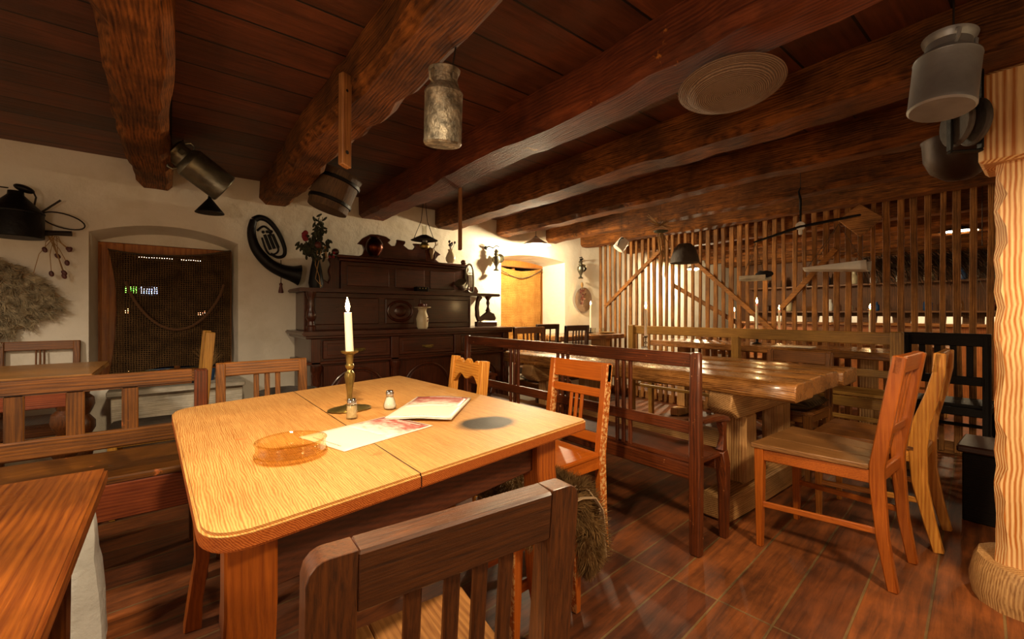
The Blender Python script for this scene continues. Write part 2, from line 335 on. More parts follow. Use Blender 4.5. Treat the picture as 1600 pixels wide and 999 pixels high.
def cloth(name, c1, c2, scale, holes=0., rough=.9):
    m, nt, ns, L, b = newmat(name); b.inputs['Roughness'].default_value = rough; b.inputs['Specular IOR Level'].default_value = .1
    tc = N(ns, 'ShaderNodeTexCoord')
    sx = N(ns, 'ShaderNodeSeparateXYZ'); L.new(tc.outputs['Object'], sx.inputs[0])
    outs = []
    no = N(ns, 'ShaderNodeTexNoise', Scale=scale*.08, Detail=2); L.new(tc.outputs['Object'], no.inputs['Vector'])
    for ax in ('X', 'Z'):
        mu = N(ns, 'ShaderNodeMath', _operation='MULTIPLY_ADD'); mu.inputs[1].default_value = scale; L.new(sx.outputs[ax], mu.inputs[0])
        n5 = N(ns, 'ShaderNodeMath', _operation='MULTIPLY'); n5.inputs[1].default_value = 4; L.new(no.outputs['Fac'], n5.inputs[0]); L.new(n5.outputs[0], mu.inputs[2])
        si = N(ns, 'ShaderNodeMath', _operation='SINE'); L.new(mu.outputs[0], si.inputs[0]); outs.append(si)
    mxm = N(ns, 'ShaderNodeMath', _operation='MAXIMUM'); L.new(outs[0].outputs[0], mxm.inputs[0]); L.new(outs[1].outputs[0], mxm.inputs[1])
    cr = N(ns, 'ShaderNodeValToRGB'); e = cr.color_ramp.elements; e[0].position = .1; e[0].color = lin(c1); e[1].position = .9; e[1].color = lin(c2)
    n6 = N(ns, 'ShaderNodeTexNoise', Scale=12, Detail=6); L.new(tc.outputs['Object'], n6.inputs['Vector'])
    mm = N(ns, 'ShaderNodeMath', _operation='MULTIPLY'); L.new(mxm.outputs[0], mm.inputs[0]); L.new(n6.outputs['Fac'], mm.inputs[1]); 
    m7 = N(ns, 'ShaderNodeMath', _operation='MULTIPLY'); m7.inputs[1].default_value = 1.6; L.new(mm.outputs[0], m7.inputs[0]); L.new(m7.outputs[0], cr.inputs['Fac']); L.new(cr.outputs['Color'], b.inputs['Base Color'])
    bp = N(ns, 'ShaderNodeBump', Strength=.5, Distance=.004); L.new(mxm.outputs[0], bp.inputs['Height']); L.new(bp.outputs['Normal'], b.inputs['Normal'])
    if holes:
        lt = N(ns, 'ShaderNodeMath', _operation='GREATER_THAN'); lt.inputs[1].default_value = holes; L.new(mxm.outputs[0], lt.inputs[0]); L.new(lt.outputs[0], b.inputs['Alpha'])
    return m
M_net = cloth('net_cloth', '#1f140b', '#644a2c', 420, holes=-.80)
M_burlap = cloth('burlap', '#8f5e26', '#c48e4a', 300)
M_cush = cloth('striped_cushion', '#8d8674', '#cfc7b0', 90)
M_bcush = cloth('brown_cushion', '#3d3020', '#6e5a3c', 160)
M_wicker = flatm('woven_straw_tray', '#77604c', .8, bump=0)
def rings_bump(m, scale):
    nt = m.node_tree; ns = nt.nodes; L = nt.links; b = ns['Principled BSDF']
    tc = N(ns, 'ShaderNodeTexCoord'); wv = N(ns, 'ShaderNodeTexWave', _wave_type='RINGS', _rings_direction='Z', Scale=scale, Distortion=.3); L.new(tc.outputs['Object'], wv.inputs['Vector'])
    vo = N(ns, 'ShaderNodeTexVoronoi', Scale=scale*3); L.new(tc.outputs['Object'], vo.inputs['Vector'])
    ad = N(ns, 'ShaderNodeMath', _operation='ADD'); L.new(wv.outputs['Fac'], ad.inputs[0]); L.new(vo.outputs['Distance'], ad.inputs[1])
    bp = N(ns, 'ShaderNodeBump', Strength=.9, Distance=.006); L.new(ad.outputs[0], bp.inputs['Height']); L.new(bp.outputs['Normal'], b.inputs['Normal'])
    cr = N(ns, 'ShaderNodeValToRGB'); cr.color_ramp.elements[0].color = lin('#6a5444'); cr.color_ramp.elements[1].color = lin('#a68c74'); cr.color_ramp.elements[1].position = .8
    L.new(wv.outputs['Fac'], cr.inputs['Fac']); L.new(cr.outputs['Color'], b.inputs['Base Color'])
rings_bump(M_wicker, 48)
M_fleece = flatm('fleece_grey', '#b8a684', .85, var=.5, bscale=90, spec=.2)
M_fleeceb = flatm('fleece_brown', '#806038', .85, var=.4, bscale=60, spec=.2)
def printmat():
    m, nt, ns, L, b = newmat('menu_print'); tc = N(ns, 'ShaderNodeTexCoord')
    sx = N(ns, 'ShaderNodeSeparateXYZ'); L.new(tc.outputs['Object'], sx.inputs[0])
    no = N(ns, 'ShaderNodeTexNoise', Scale=22, Detail=7, Roughness=.7); mp = N(ns, 'ShaderNodeMapping'); mp.inputs['Scale'].default_value = (1, 2, 1); L.new(tc.outputs['Object'], mp.inputs[0]); L.new(mp.outputs[0], no.inputs['Vector'])
    mr = N(ns, 'ShaderNodeMapRange'); mr.inputs['From Min'].default_value = .0; mr.inputs['From Max'].default_value = .14; mr.inputs['To Min'].default_value = -.12; mr.inputs['To Max'].default_value = .30
    L.new(sx.outputs['Y'], mr.inputs['Value'])
    ad = N(ns, 'ShaderNodeMath', _operation='ADD'); L.new(no.outputs['Fac'], ad.inputs[0]); L.new(mr.outputs[0], ad.inputs[1])
    cr = N(ns, 'ShaderNodeValToRGB'); e = cr.color_ramp.elements; e[0].position = .42; e[0].color = lin('#ecdccc'); e[1].position = .72; e[1].color = lin('#a2524a')
    L.new(ad.outputs[0], cr.inputs['Fac']); L.new(cr.outputs['Color'], b.inputs['Base Color']); b.inputs['Roughness'].default_value = .4
    return m
M_print = printmat()

# ------------------------------------------------------------------ room shell
WY = 4.1; CZ = 2.19
XL, XR, YF = -2.6, 9.2, -1.6
struct('floor', MB().b2((XL-.1, YF-.1, -.1), (XR+.1, WY+.4, 0), 0), M_floor)
struct('ceiling', MB().b2((XL-.1, YF-.1, CZ), (XR+.1, WY+.1, CZ+.1), 0), M_ceil)
struct('wall_left', MB().b2((XL-.1, YF, 0), (XL, WY, CZ), 0), M_wall)
struct('wall_front', MB().b2((XL, YF-.1, 0), (XR, YF, CZ), 0), M_wall)
struct('wall_right', MB().b2((XR, YF, 0), (XR+.1, WY, CZ), 0), wood('far_panel', '#4f2c12', '#8a5526', rough=.6)('z'))
# back wall with two arched window niches (x0, x1, sill, spring, rise, x0_inner, x1_inner, depth)
NI = [(-.44, .425, .60, 1.655, .085, -.42, .405, .30), (3.07, 4.14, .55, 1.77, .05, 3.10, 4.07, .40)]
w = MB(); xs = [XL]
def archz(n, x, in_=False):
    x0, x1 = (n[5], n[6]) if in_ else (n[0], n[1]); t = (x-x0)/(x1-x0)
    return n[3]-(.03 if in_ else 0)+n[4]*(1-(2*t-1)**2)
t = bmesh.new()
def quad(*ps): t.faces.new([t.verts.new(p) for p in ps])
prev = XL
for n in NI:
    quad((prev, WY, 0), (n[0], WY, 0), (n[0], WY, CZ), (prev, WY, CZ)); prev = n[1]
    quad((n[0], WY, 0), (n[1], WY, 0), (n[1], WY, n[2]), (n[0], WY, n[2]))
    K = 14; D = WY+n[7]
    for k in range(K):
        a, b = n[0]+(n[1]-n[0])*k/K, n[0]+(n[1]-n[0])*(k+1)/K
        ai, bi = n[5]+(n[6]-n[5])*k/K, n[5]+(n[6]-n[5])*(k+1)/K
        quad((a, WY, archz(n, a)), (b, WY, archz(n, b)), (b, WY, CZ), (a, WY, CZ))
        quad((a, WY, archz(n, a)), (ai, D, archz(n, ai, 1)), (bi, D, archz(n, bi, 1)), (b, WY, archz(n, b)))
    quad((n[0], WY, n[2]), (n[5], D, n[2]), (n[5], D, archz(n, n[5], 1)), (n[0], WY, archz(n, n[0])))
    quad((n[1], WY, n[2]), (n[6], D, n[2]), (n[6], D, archz(n, n[6], 1)), (n[1], WY, archz(n, n[1])))
    quad((n[0], WY, n[2]), (n[1], WY, n[2]), (n[6], D, n[2]), (n[5], D, n[2]))
quad((prev, WY, 0), (XR, WY, 0), (XR, WY, CZ), (prev, WY, CZ))
bmesh.ops.remove_doubles(t, verts=t.verts[:], dist=.0005)
w._add(t); ob_ = obj('wall_back', w, M_wall, recalc=False, flat=True); ob_['kind'] = 'structure'

# windows set deep in the niches
def window(name, x0, x1, z0, z1, y, mem, topm, cols=2):
    root = bpy.data.objects.new(name, None); COL.objects.link(root); root['kind'] = 'structure'
    m = MB()
    m.b2((x0, y, z0), (x0+mem, y+.08, z1)).b2((x1-.05, y, z0), (x1, y+.08, z1)).b2((x0+mem, y, z1-topm), (x1-.05, y+.08, z1)).b2((x0+mem, y, z0), (x1-.05, y+.08, z0+.05))
    xm = (x0+mem+x1-.05)/2; m.b2((xm-.02, y+.02, z0+.05), (xm+.02, y+.06, z1-topm))
    for i in range(3): m.b2((x0+.02+i*.04, y-.006, z0+.02), (x0+.028+i*.04, y+.005, z1-.02), .002)
    obj('window_frame', m, W_win, root)
    obj('pane', MB().b2((x0+mem, y+.045, z0+.05), (x1-.05, y+.051, z1-topm), 0), M_pane, root)
    return root
window('window_1', -.43, .41, .60, 1.625, 4.385, .15, .075)
struct('trim_1', MB().b2((-.46, 4.37, 1.626), (.44, 4.47, 1.80), 0), M_wall)
window('window_2', 3.0, 4.12, .55, 1.80, 4.47, .08, .10)

# ------------------------------------------------------------------ ceiling beams
def beam(x0, x1, y0, y1, zb, mat, label, sd, ztop=CZ-.002):
    rr = random.Random(sd); L = y1-y0; n = max(8, int(L/.11)); rings = []
    cx, hw = (x0+x1)/2, (x1-x0)/2; ch = .035
    for i in range(n+1):
        y = L*i/n; j = lambda a: rr.uniform(-a, a)
        dx = .012*math.sin(i*.35+sd)+j(.004); c1 = ch+j(.012); c2 = ch+j(.012); db = .006*math.sin(i*.5+sd*2)+j(.004)
        rings.append([(-hw+dx+j(.004), y, ztop-zb), (-hw+dx+j(.005), y, c1+db), (-hw+c1+dx, y, db+j(.003)), (dx, y, db+j(.004)), (hw-c2+dx, y, db+j(.003)), (hw+dx+j(.005), y, c2+db), (hw+dx+j(.004), y, ztop-zb)])
    m = MB().rings(rings)
    return single('ceiling_beam', m, mat('y'), label, 'beam', (cx, y0, zb), group='hewn beams across the ceiling', ang=28)
bl = [(-.205, 0, W_beam, 'rough brown ceiling beam, leftmost in view, ending above the netted window'),
      (.57, .79, W_beam, 'rough ceiling beam with orange worn arris, milk can and holed batten hung beside it'),
      (1.40, 1.66, W_beamred, 'dark red ceiling beam with swirling light wood patches, left of the straw tray'),
      (2.2, 2.46, W_beam, 'long brown ceiling beam just right of the straw tray'),
      (3.0, 3.2, W_beam, 'ceiling beam, second to the right of the straw tray, over the long plank table'),
      (3.78, 3.98, W_beam, 'ceiling beam with the dried straw star and scale hung beside it'),
      (4.42, 4.62, W_beam, 'ceiling beam running along the top of the slat partition')]
for i, (a, b, m, lb) in enumerate(bl): beam(a, b, YF+.02, WY-.01, 2.0+(0 if i < 5 else .01), m, lb, i+3)
for i, x in enumerate((5.5, 6.3, 7.1, 7.9, 8.7)):
    beam(x-.1, x+.1, YF+.02, WY-.01, 2.0, W_beam, ['first', 'second', 'third', 'fourth', 'last'][i]+' ceiling beam of the lit back room, counted away from the slat partition', 20+i)

# ------------------------------------------------------------------ posts, partition
p = thing('timber_post', 'pale knotty pine post with bracket head standing at the right edge', 'post', (2.53, .06, 0), 0)
sh = [(-.10, -.09), (.10, -.09), (.10, .09), (-.10, .09)]
m = MB(); rings = []
rr = random.Random(5)
for i in range(26):
    z = .16+1.50*i/25; j = lambda: rr.uniform(-.004, .004); c = .018+rr.uniform(-.012, .016)
    rings.append([(-.1+c+j(), -.09, z), (.09, -.09, z), (.1, -.08, z), (.1, .08, z), (.09, .09, z), (-.1+c, .09+j(), z), (-.1+j(), .09-c, z), (-.1+j(), -.09+c, z)])
m.rings(rings, bev=0); obj('shaft', m, W_post('z'), p)
obj('bracket', MB().b2((-.135, -.12, 1.66), (.14, .13, 2.0), .012), W_post('z'), p)
m = MB(); 
m.lathe([(.165, 0), (.17, .05), (.16, .12), (.145, .16), (.10, .165)], 14, Matrix.Diagonal((1, 1, 1, 1))); m.jitter(.012, 9, 4)
obj('footing', m, W_rleg('z'), p)

PX = 4.75
pt = thing('slat_partition', 'tall partition of rough vertical wooden slats with diagonal braces', 'partition', (PX, 0, 0))
rr = random.Random(21); y = .22; i = 0
while y < WY-.03:
    wd = rr.uniform(.030, .048); tl = rr.uniform(-.022, .022); nl = 5; pts = []; sz = []
    for k in range(nl+1):
        z = .02+2.15*k/nl
        pts.append((rr.uniform(-.003, .003), y+tl*(k/nl-.5)+rr.uniform(-.003, .003), z)); sz.append((.022+rr.uniform(-.002, .002), wd*rr.uniform(.9, 1.08)))
    obj('slat', MB().sweep(pts, sz, side=(1, 0, 0), bev=.003), W_slat('z'), pt); y += .0865+rr.uniform(-.006, .006); i += 1
for (z0, z1) in ((.0, .1), (2.06, 2.16)): obj('rail', MB().b2((.015, .2, z0), (.06, WY-.005, z1)), W_slat('y'), pt)
for a, b in (((-.03, 3.9, 1.18), (-.03, 3.0, 1.90)), ((-.03, 2.62, 1.71), (-.03, 1.75, .90)), ((-.03, 1.25, 1.68), (-.03, 1.70, 1.14)), ((.08, 2.95, 1.45), (.08, 2.1, .95))):
    obj('brace', MB().bar(a, b, .025, .045, side=(1, 0, 0)), W_slat('y'), pt)

# ------------------------------------------------------------------ chairs
def chair(name, label, loc, rz, w=.40, wf=None, d=.42, sh=.46, bh=.9, leg=.034, mat=W_brown, seat=None, rails=(), slats=(), lean=.05, kick=.04, postd=1.25,
          top=None, group=None, chipmat=None, strz=.2, seat_t=.022, cat='chair', toph=.07, sabre=0, roundtop=0, seatm=None, front_str=True, split=0):
    wf = wf or w; T = thing(name, label, cat, loc, rz, group)
    a = math.atan2(lean, bh-sh); yb = -d/2
    def yz(z): return yb-lean*(z-sh)/(bh-sh)
    for s in (-1, 1):
        x = s*(w/2-leg/2)
        if sabre:
            pts = [(x, yb-kick, 0), (x, yb-kick*.45, sh*.3), (x, yb+.005, sh*.65), (x, yb+.012, sh), (x, yb+.0, sh+(bh-sh)*.25), (x, yb-lean*.62, sh+(bh-sh)*.55), (x, yb-lean, sh+(bh-sh)*.8), (x, yb-lean*1.05, bh)]
            sz = [(leg*.9, leg*1.2), (leg*.95, leg*1.4), (leg, leg*1.8), (leg, leg*2.1), (leg, leg*2.0), (leg, leg*1.6), (leg, leg*1.35), (leg, leg*1.3)]
        else:
            pts = [(x, yb-kick, 0), (x, yb-kick*.35, sh*.4), (x, yb, sh*.85), (x, yb, sh), (x, yz(bh), bh)]
            sz = [(leg*.85, leg*.95), (leg*.95, leg*1.1), (leg, leg*postd), (leg, leg*postd), (leg, leg*postd*.9)]
            if top == 'thick':
                pts[-1:] = [(x, yz(bh-.024), bh-.024)]; rg = []
                for k, (px_, py_, pz_) in enumerate(pts): rg.append((px_-leg/2, px_+leg/2, py_, sz[k][1]/2, pz_))
                for q in (30, 55, 75, 90):
                    e_ = .022*(1-math.cos(math.radians(q))); pz_ = bh-.024+.024*math.sin(math.radians(q)); rg.append((x-leg/2+(e_ if s < 0 else 0), x+leg/2-(e_ if s > 0 else 0), yz(pz_), leg*postd*.45, pz_))
                obj('rear_leg', MB().rings([[(a0, c0-d0, z0), (a1, c0-d0, z0), (a1, c0+d0, z0), (a0, c0+d0, z0)] for a0, a1, c0, d0, z0 in rg], bev=.003), mat('z'), T)
        if top != 'thick': obj('rear_leg', MB().sweep(pts, sz, side=(1, 0, 0), bev=.004 if not roundtop else roundtop, seg=1 if not roundtop else 3), (chipmat or mat)('z'), T)
        xf = s*(wf/2-leg/2)
        obj('front_leg', MB().sweep([(xf, d/2-leg/2, 0), (xf, d/2-leg/2, sh*.6), (xf, d/2-leg/2, sh-seat_t)], [(leg*.72, leg*.72), (leg, leg), (leg*1.1, leg*1.1)], side=(1, 0, 0)), (chipmat or mat)('z'), T)
        if strz: obj('stretcher', MB().bar((x, yb+.01-kick*.25, strz+.02), (xf, d/2-leg/2, strz), .014, .026, side=(1, 0, 0)), mat('y'), T)
    if strz and front_str: obj('stretcher', MB().bar((-wf/2+.02, d/2-leg*.5, strz+.06), (wf/2-.02, d/2-leg*.5, strz+.06), .014, .026, side=(0, 1, 0)), mat('x'), T)
    m = MB(); z0, z1 = sh-seat_t-.055, sh-seat_t
    for s in (-1, 1): m.bar((s*(w/2-leg*.5), yb+.01, (z0+z1)/2), (s*(wf/2-leg*.5), d/2-leg/2, (z0+z1)/2), .02, z1-z0, side=(1, 0, 0))
    m.b2((-wf/2+leg*.8, d/2-leg*.5-.01, z0), (wf/2-leg*.8, d/2-leg*.5+.01, z1)); m.b2((-w/2+leg*.8, yb-.01, z0), (w/2-leg*.8, yb+.01, z1))
    obj('seat_frame', m, mat('x'), T)
    ov = .012; yb2 = yb+leg*.7
    so = [(-w/2, yb2), (w/2, yb2), (wf/2+ov, d/2+ov-.03), (wf/2-.02, d/2+ov), (-wf/2+.02, d/2+ov), (-wf/2-ov, d/2+ov-.03)]
    if split:
        m = MB(); K = split
        for k in range(K):
            u0, u1 = k/K, (k+1)/K-.004
            a4 = [(-w/2+w*u0, yb2), (-w/2+w*u1, yb2), (-wf/2-ov+(wf+2*ov)*u1, d/2+ov), (-wf/2-ov+(wf+2*ov)*u0, d/2+ov)]
            m.prism(a4, seat_t, 'xy', sh-seat_t/2, .003)
        obj('seat', m, (seat or mat)('y'), T)
    else:
        obj('seat', MB().prism(so, seat_t, 'xy', sh-seat_t/2, .006, seg=2), (seatm or (seat or mat)('y')), T)
    iw = w/2-leg
    def bb(x0, x1, za, zb, t):
        zc = (za+zb)/2; return MB().box(((x0+x1)/2, yz(zc), zc), (x1-x0, t, (zb-za)/math.cos(a)), .0035, (a, 0, 0))
    if top == 'over': obj('top_rail', bb(-w/2, w/2, bh-toph, bh+.002, leg*.75), mat('x'), T)
    elif top == 'carved':
        n = 24; up = []; dn = []
        for k in range(n+1):
            u = -1+2*k/n; x = u*(iw+.002)
            up.append((x, bh-.012+.012*math.cos(u*PI*3)*(1-.3*abs(u))-.004*abs(u)))
            dn.append((x, bh-toph-.012*math.cos(u*PI*2)-.03*(abs(u)**3)))
        M = Matrix.Translation((0, yz(bh-toph/2), 0))
        mm = MB().prism(up+dn[::-1], .022, 'xz', 0, .003); 
        mm.xf(Matrix.Translation((0, yz(bh), bh)) @ Matrix.Rotation(a, 4, 'X') @ Matrix.Translation((0, 0, -bh)))
        obj('top_rail', mm, mat('x'), T)
    elif top == 'inset': obj('top_rail', bb(-iw-.001, iw+.001, bh-toph-.004, bh-.006, leg*.62), mat('x'), T)
    elif top == 'thick': obj('top_rail', bb(-iw-.001, iw+.001, bh-toph, bh-.0005, leg*.70), mat('x'), T)
    for (za, zb) in rails: obj('back_rail', bb(-iw-.001, iw+.001, za, zb, .02), mat('x'), T)
    for (x, ww, za, zb) in slats: obj('slat', bb(x-ww/2, x+ww/2, za, zb, .012), mat('z'), T)
    return T

# near chair in front of the table, its back to the camera
chair('wooden_chair', 'dark brown chair in the foreground, its back to the camera, under the front table edge', (.308, .690, 0), -.06, w=.376, wf=.41, d=.36, sh=.46, bh=.845, leg=.052,
      mat=W_dark, seat=W_seat, top='thick', toph=.072, rails=((.53, .57),), slats=[(x, .022, .565, .79) for x in (-.012, .03, .072, -.065)], lean=.035, postd=.75, roundtop=.004, split=2)
chair('wooden_chair', 'rust-red painted chair with a plain brown board seat at the end of the plank table', (2.40, .67, 0), -.02, w=.36, wf=.47, d=.44, sh=.485, bh=.93, leg=.036,
      mat=W_redor, seat=W_seat, top='over', toph=.07, rails=((.60, .64),), slats=[(-.06, .02, .63, .87), (0, .02, .63, .87), (.06, .02, .63, .87)], lean=.07, kick=.05, split=3, sabre=0, postd=1.35, front_str=False)
chair('wooden_chair', 'ochre chair with boldly curved back posts, just behind the rust-red chair', (2.91, .61, 0), .03, w=.35, wf=.42, d=.41, sh=.47, bh=.915, leg=.032,
      mat=W_honey, seat=W_brown, top='over', toph=.09, rails=((.62, .66),), slats=[(0, .09, .65, .83)], lean=.06, kick=.06, sabre=1, split=3)
chair('wooden_chair', 'orange painted chair with chipped posts and slotted back, right side of the front table', (1.36, 1.49, 0), PI/2, w=.385, wf=.40, d=.40, sh=.46, bh=.86, leg=.036,
      mat=W_orange, chipmat=W_chip, top='over', toph=.085, rails=((.70, .74), (.49, .535)), slats=[(-.035, .02, .53, .705), (0, .02, .53, .705), (.035, .02, .53, .705)], lean=.05, kick=.03)
chair('wooden_chair', 'honey-coloured pine chair with scalloped top rail, behind the far right of the front table', (.94, 1.84, 0), PI/2-.12, w=.36, wf=.36, d=.36, sh=.45, bh=.875, leg=.036,
      mat=W_honey, top='carved', toph=.09, rails=((.55, .59),), lean=.045, kick=.03)
chair('wooden_chair', 'brown slat-back chair beyond the front table, beside the worn bench end', (.345, 2.135, 0), PI, w=.375, wf=.37, d=.36, sh=.45, bh=.872, leg=.036,
      mat=W_brown, top='over', toph=.06, rails=((.56, .60),), slats=[(-.06, .022, .59, .82), (-.015, .022, .59, .82), (.03, .022, .59, .82)], lean=.03, kick=.03)
chair('wooden_chair', 'yellow-ochre chair seen from the side in front of the netted window', (-.06, 3.27, 0), PI/2, w=.37, wf=.38, d=.40, sh=.46, bh=.985, leg=.036,
      mat=W_ochre, top='inset', toph=.06, rails=((.6, .64),), slats=[(-.06, .03, .63, .93), (.06, .03, .63, .93)], lean=.045, kick=.05, postd=1.4, seatm=M_tub)
chair('wooden_chair', 'brown chair with thin paired back spindles against the wall under the sheepskin', (-.66, 3.86, 0), PI, w=.37, wf=.38, d=.36, sh=.45, bh=.915, leg=.034,
      mat=W_brown, top='over', toph=.055, rails=((.64, .68),), slats=[(-.018, .008, .67, .87), (.0, .008, .67, .87), (.018, .008, .67, .87)], lean=.03)
chair('wooden_chair', 'mid-brown slat-back chair at the far end of the plank table', (2.84, 3.10, 0), PI, w=.40, wf=.38, d=.38, sh=.45, bh=.955, leg=.034,
      mat=W_brown, top='over', toph=.065, rails=((.58, .62),), slats=[(x, .022, .61, .90) for x in (-.075, -.025, .025, .075)], lean=.03)
chair('wooden_chair', 'dark brown chair in front of the sackcloth window, half hidden by the mid-brown chair', (3.35, 3.80, 0), -.03, w=.33, wf=.36, d=.38, sh=.47, bh=.97, leg=.034,
      mat=W_dkchair, top='over', toph=.055, rails=((.60, .64),), slats=[(x, .018, .63, .92) for x in (-.04, .04)], lean=.03)
chair('wooden_chair', 'near-black chair with four narrow slats, rightmost at the wall end of the plank table', (3.39, 3.385, 0), 0, w=.35, wf=.38, d=.36, sh=.46, bh=.965, leg=.034,
      mat=W_dkchair, top='over', toph=.055, rails=((.60, .64),), slats=[(x, .016, .63, .92) for x in (-.055, -.01, .035, .08)], lean=.03)
chair('wooden_chair', 'dark chair with rounded posts and a cushion, across the plank table', (3.42, 1.19, 0), PI/2, w=.42, wf=.40, d=.38, sh=.455, bh=.825, leg=.042,
      mat=W_brown, top='inset', toph=.09, rails=((.6, .66),), lean=.03, roundtop=.012)
chair('wooden_chair', 'black slat-back chair at the right in front of the partition', (4.5, .50, 0), PI/2+PI, w=.44, wf=.44, d=.36, sh=.46, bh=.955, leg=.042,
      mat=W_blk, top='over', toph=.085, rails=((.6, .66),), slats=[(x, .035, .65, .88) for x in (-.12, -.04, .04, .12)], lean=.02, roundtop=.012)

# fur covered stool by the front table
s = thing('stool', 'low orange chipped stool tucked under the front table corner, under a brown fleece', 'stool', (1.04, 1.19, 0), .05)
for x, y in ((-.17, -.09), (.12, -.09), (-.17, .09), (.12, .09)):
    obj('leg', MB().sweep([(x*1.05, y*1.05, 0), (x*1.02, y*1.02, .18), (x, y, .36), (x*.95, y*.95, .425)], [(.026, .026), (.034, .034), (.04, .04), (.036, .036)], side=(1, 0, 0)), W_chip('z'), s)
obj('stretcher', MB().bar((-.17, -.09, .2), (.13, -.09, .2), .02, .03), W_orange('x'), s)
obj('stretcher', MB().bar((-.17, .09, .2), (.12, .09, .2), .02, .03), W_orange('x'), s)
obj('seat', MB().prism([(-.19, -.11), (.14, -.11), (.14, .11), (-.19, .11)], .025, 'xy', .438, .01, seg=2), W_seat('x'), s)

def strands(mb, pts, ln, wd, dirf, rr, seg=3, curl=.4):
    for (p, n) in pts:
        p = Vector(p); d = dirf(p, n, rr); L = ln*rr.uniform(.7, 1.2)
        sd = d.cross(Vector((rr.uniform(-1, 1), rr.uniform(-1, 1), rr.uniform(-1, 1)))).normalized()
        cur = p.copy(); vs = []
        bend = Vector((rr.uniform(-1, 1), rr.uniform(-1, 1), rr.uniform(-1, 1)))*curl
        for k in range(seg+1):
            wv = wd*(1-k/(seg+.3)); nn = d.cross(sd).normalized()
            vs.append([cur+sd*wv, cur-sd*wv*.5+nn*wv*.8, cur-sd*wv*.5-nn*wv*.8])
            cur = cur+d*L/seg; d = (d+bend/seg).normalized()
        mb.rings([[tuple(q) for q in r] for r in vs], cap=False)

def fast_strands(pts, ln, wd, dirf, rr, seg=3, curl=.4):
    verts, faces = [], []
    for (p, n) in pts:
        p = Vector(p); d = dirf(p, n, rr); L = ln*rr.uniform(.7, 1.2)
        sd = d.cross(Vector((rr.uniform(-1, 1), rr.uniform(-1, 1), rr.uniform(-1, 1)))).normalized()
        cur = p.copy(); bend = Vector((rr.uniform(-1, 1), rr.uniform(-1, 1), rr.uniform(-1, 1)))*curl
        b0 = len(verts)
        for k in range(seg+1):
            wv = wd*(1-k/(seg+.3)); nn = d.cross(sd).normalized()
            verts += [cur+sd*wv, cur-sd*wv*.5+nn*wv*.8, cur-sd*wv*.5-nn*wv*.8]
            cur = cur+d*L/seg; d = (d+bend/seg).normalized()
        for k in range(seg):
            for j in range(3):
                a = b0+k*3+j; b = b0+k*3+(j+1) % 3; faces.append((a, b, b+3, a+3))
    m = MB(); me = bpy.data.meshes.new('t'); me.from_pydata([tuple(v) for v in verts], [], faces); m.bm.from_mesh(me); bpy.data.meshes.remove(me)
    return m

# brown fleece over the stool: hide sheet draping over the right side
fl = thing('fleece_cover', 'shaggy brown fleece draped over the stool and hanging to the right', 'fleece', (1.04, 1.19, 0), .05)
rr = random.Random(3)
prof = [(-.19, .455), (-.1, .462), (0, .468), (.08, .468), (.14, .462), (.172, .44), (.19, .39), (.2, .30), (.205, .2), (.2, .16)]
rings = []
for k, (x, z) in enumerate(prof):
    yn = -.13-.012*math.sin(k*.9)-(.03 if k > 5 else 0)+(.05 if k > 8 else 0); yf = .115+.01*math.sin(k)-(.05 if k > 7 else 0)
    rings.append([(x+.006*math.sin(j*2.1+k), yn+(yf-yn)*j/8, z+.003*math.sin(j*1.7)) for j in range(9)])
m = MB(); m.rings(rings, closed=False, cap=False); hide = obj('hide', m, M_skin, fl)
sm = hide.modifiers.new('s', 'SOLIDIFY'); sm.thickness = .006; sm.offset = 1
pts = []
for q in range(5200):
    u = rr.random()*(len(prof)-1); k = int(u); f = u-k; j = rr.random()*8; j0 = int(j); g = j-j0
    a = Vector(rings[k][j0]).lerp(Vector(rings[k][min(j0+1, 8)]), g); b = Vector(rings[k+1][j0]).lerp(Vector(rings[k+1][min(j0+1, 8)]), g)
    pos = a.lerp(b, f); t_ = Vector((prof[k+1][0]-prof[k][0], 0, prof[k+1][1]-prof[k][1])).normalized(); nrm = Vector((-t_.z, 0, t_.x))
    if nrm.z < 0 and k < 5: nrm = -nrm
    nrm = Vector((abs(nrm.x) if k >= 5 else nrm.x, 0, nrm.z))
    pts.append((pos, nrm))
obj('wool', fast_strands(pts, .045, .0022, lambda p, n, r: (n*1.0+Vector((r.uniform(-.6, .6), r.uniform(-.9, .5), r.uniform(-.9, .2)))).normalized(), rr, curl=.8), M_fleeceb, fl, recalc=False)

lob = [((.165, -.11, .27), (.05, .055, .13)), ((.17, -.03, .25), (.05, .07, .12)), ((-.06, -.135, .40), (.10, .022, .05)), ((.06, -.13, .40), (.08, .025, .055))]
pts = []
for (c, rad) in lob:
    for q in range(1700):
        v_ = Vector((rr.gauss(0, 1), rr.gauss(0, 1), rr.gauss(0, 1))).normalized()
        pts.append(((c[0]+v_.x*rad[0], c[1]+v_.y*rad[1], c[2]+v_.z*rad[2]), v_))
m = MB()
for (c, rad) in lob: m.ball(c, 1, 16, rad)
obj('fold', m, M_fleeceb, fl)
obj('wool', fast_strands(pts, .038, .0024, lambda p, n, r: (n*.8+Vector((r.uniform(-.5, .5)+.5*math.sin(p.z*60), r.uniform(-.5, .5), -.6+.5*math.sin(p.x*70+p.z*40)))).normalized(), rr, curl=.8), M_fleeceb, fl, recalc=False)
obj('hide_edge', MB().sweep([(-.02, -.165, .455), (.07, -.17, .458), (.14, -.17, .44), (.19, -.165, .38), (.215, -.155, .30), (.225, -.14, .22)], [(.012, .004)]*6, side=(0, 1, 0), bev=0), M_skin, fl)

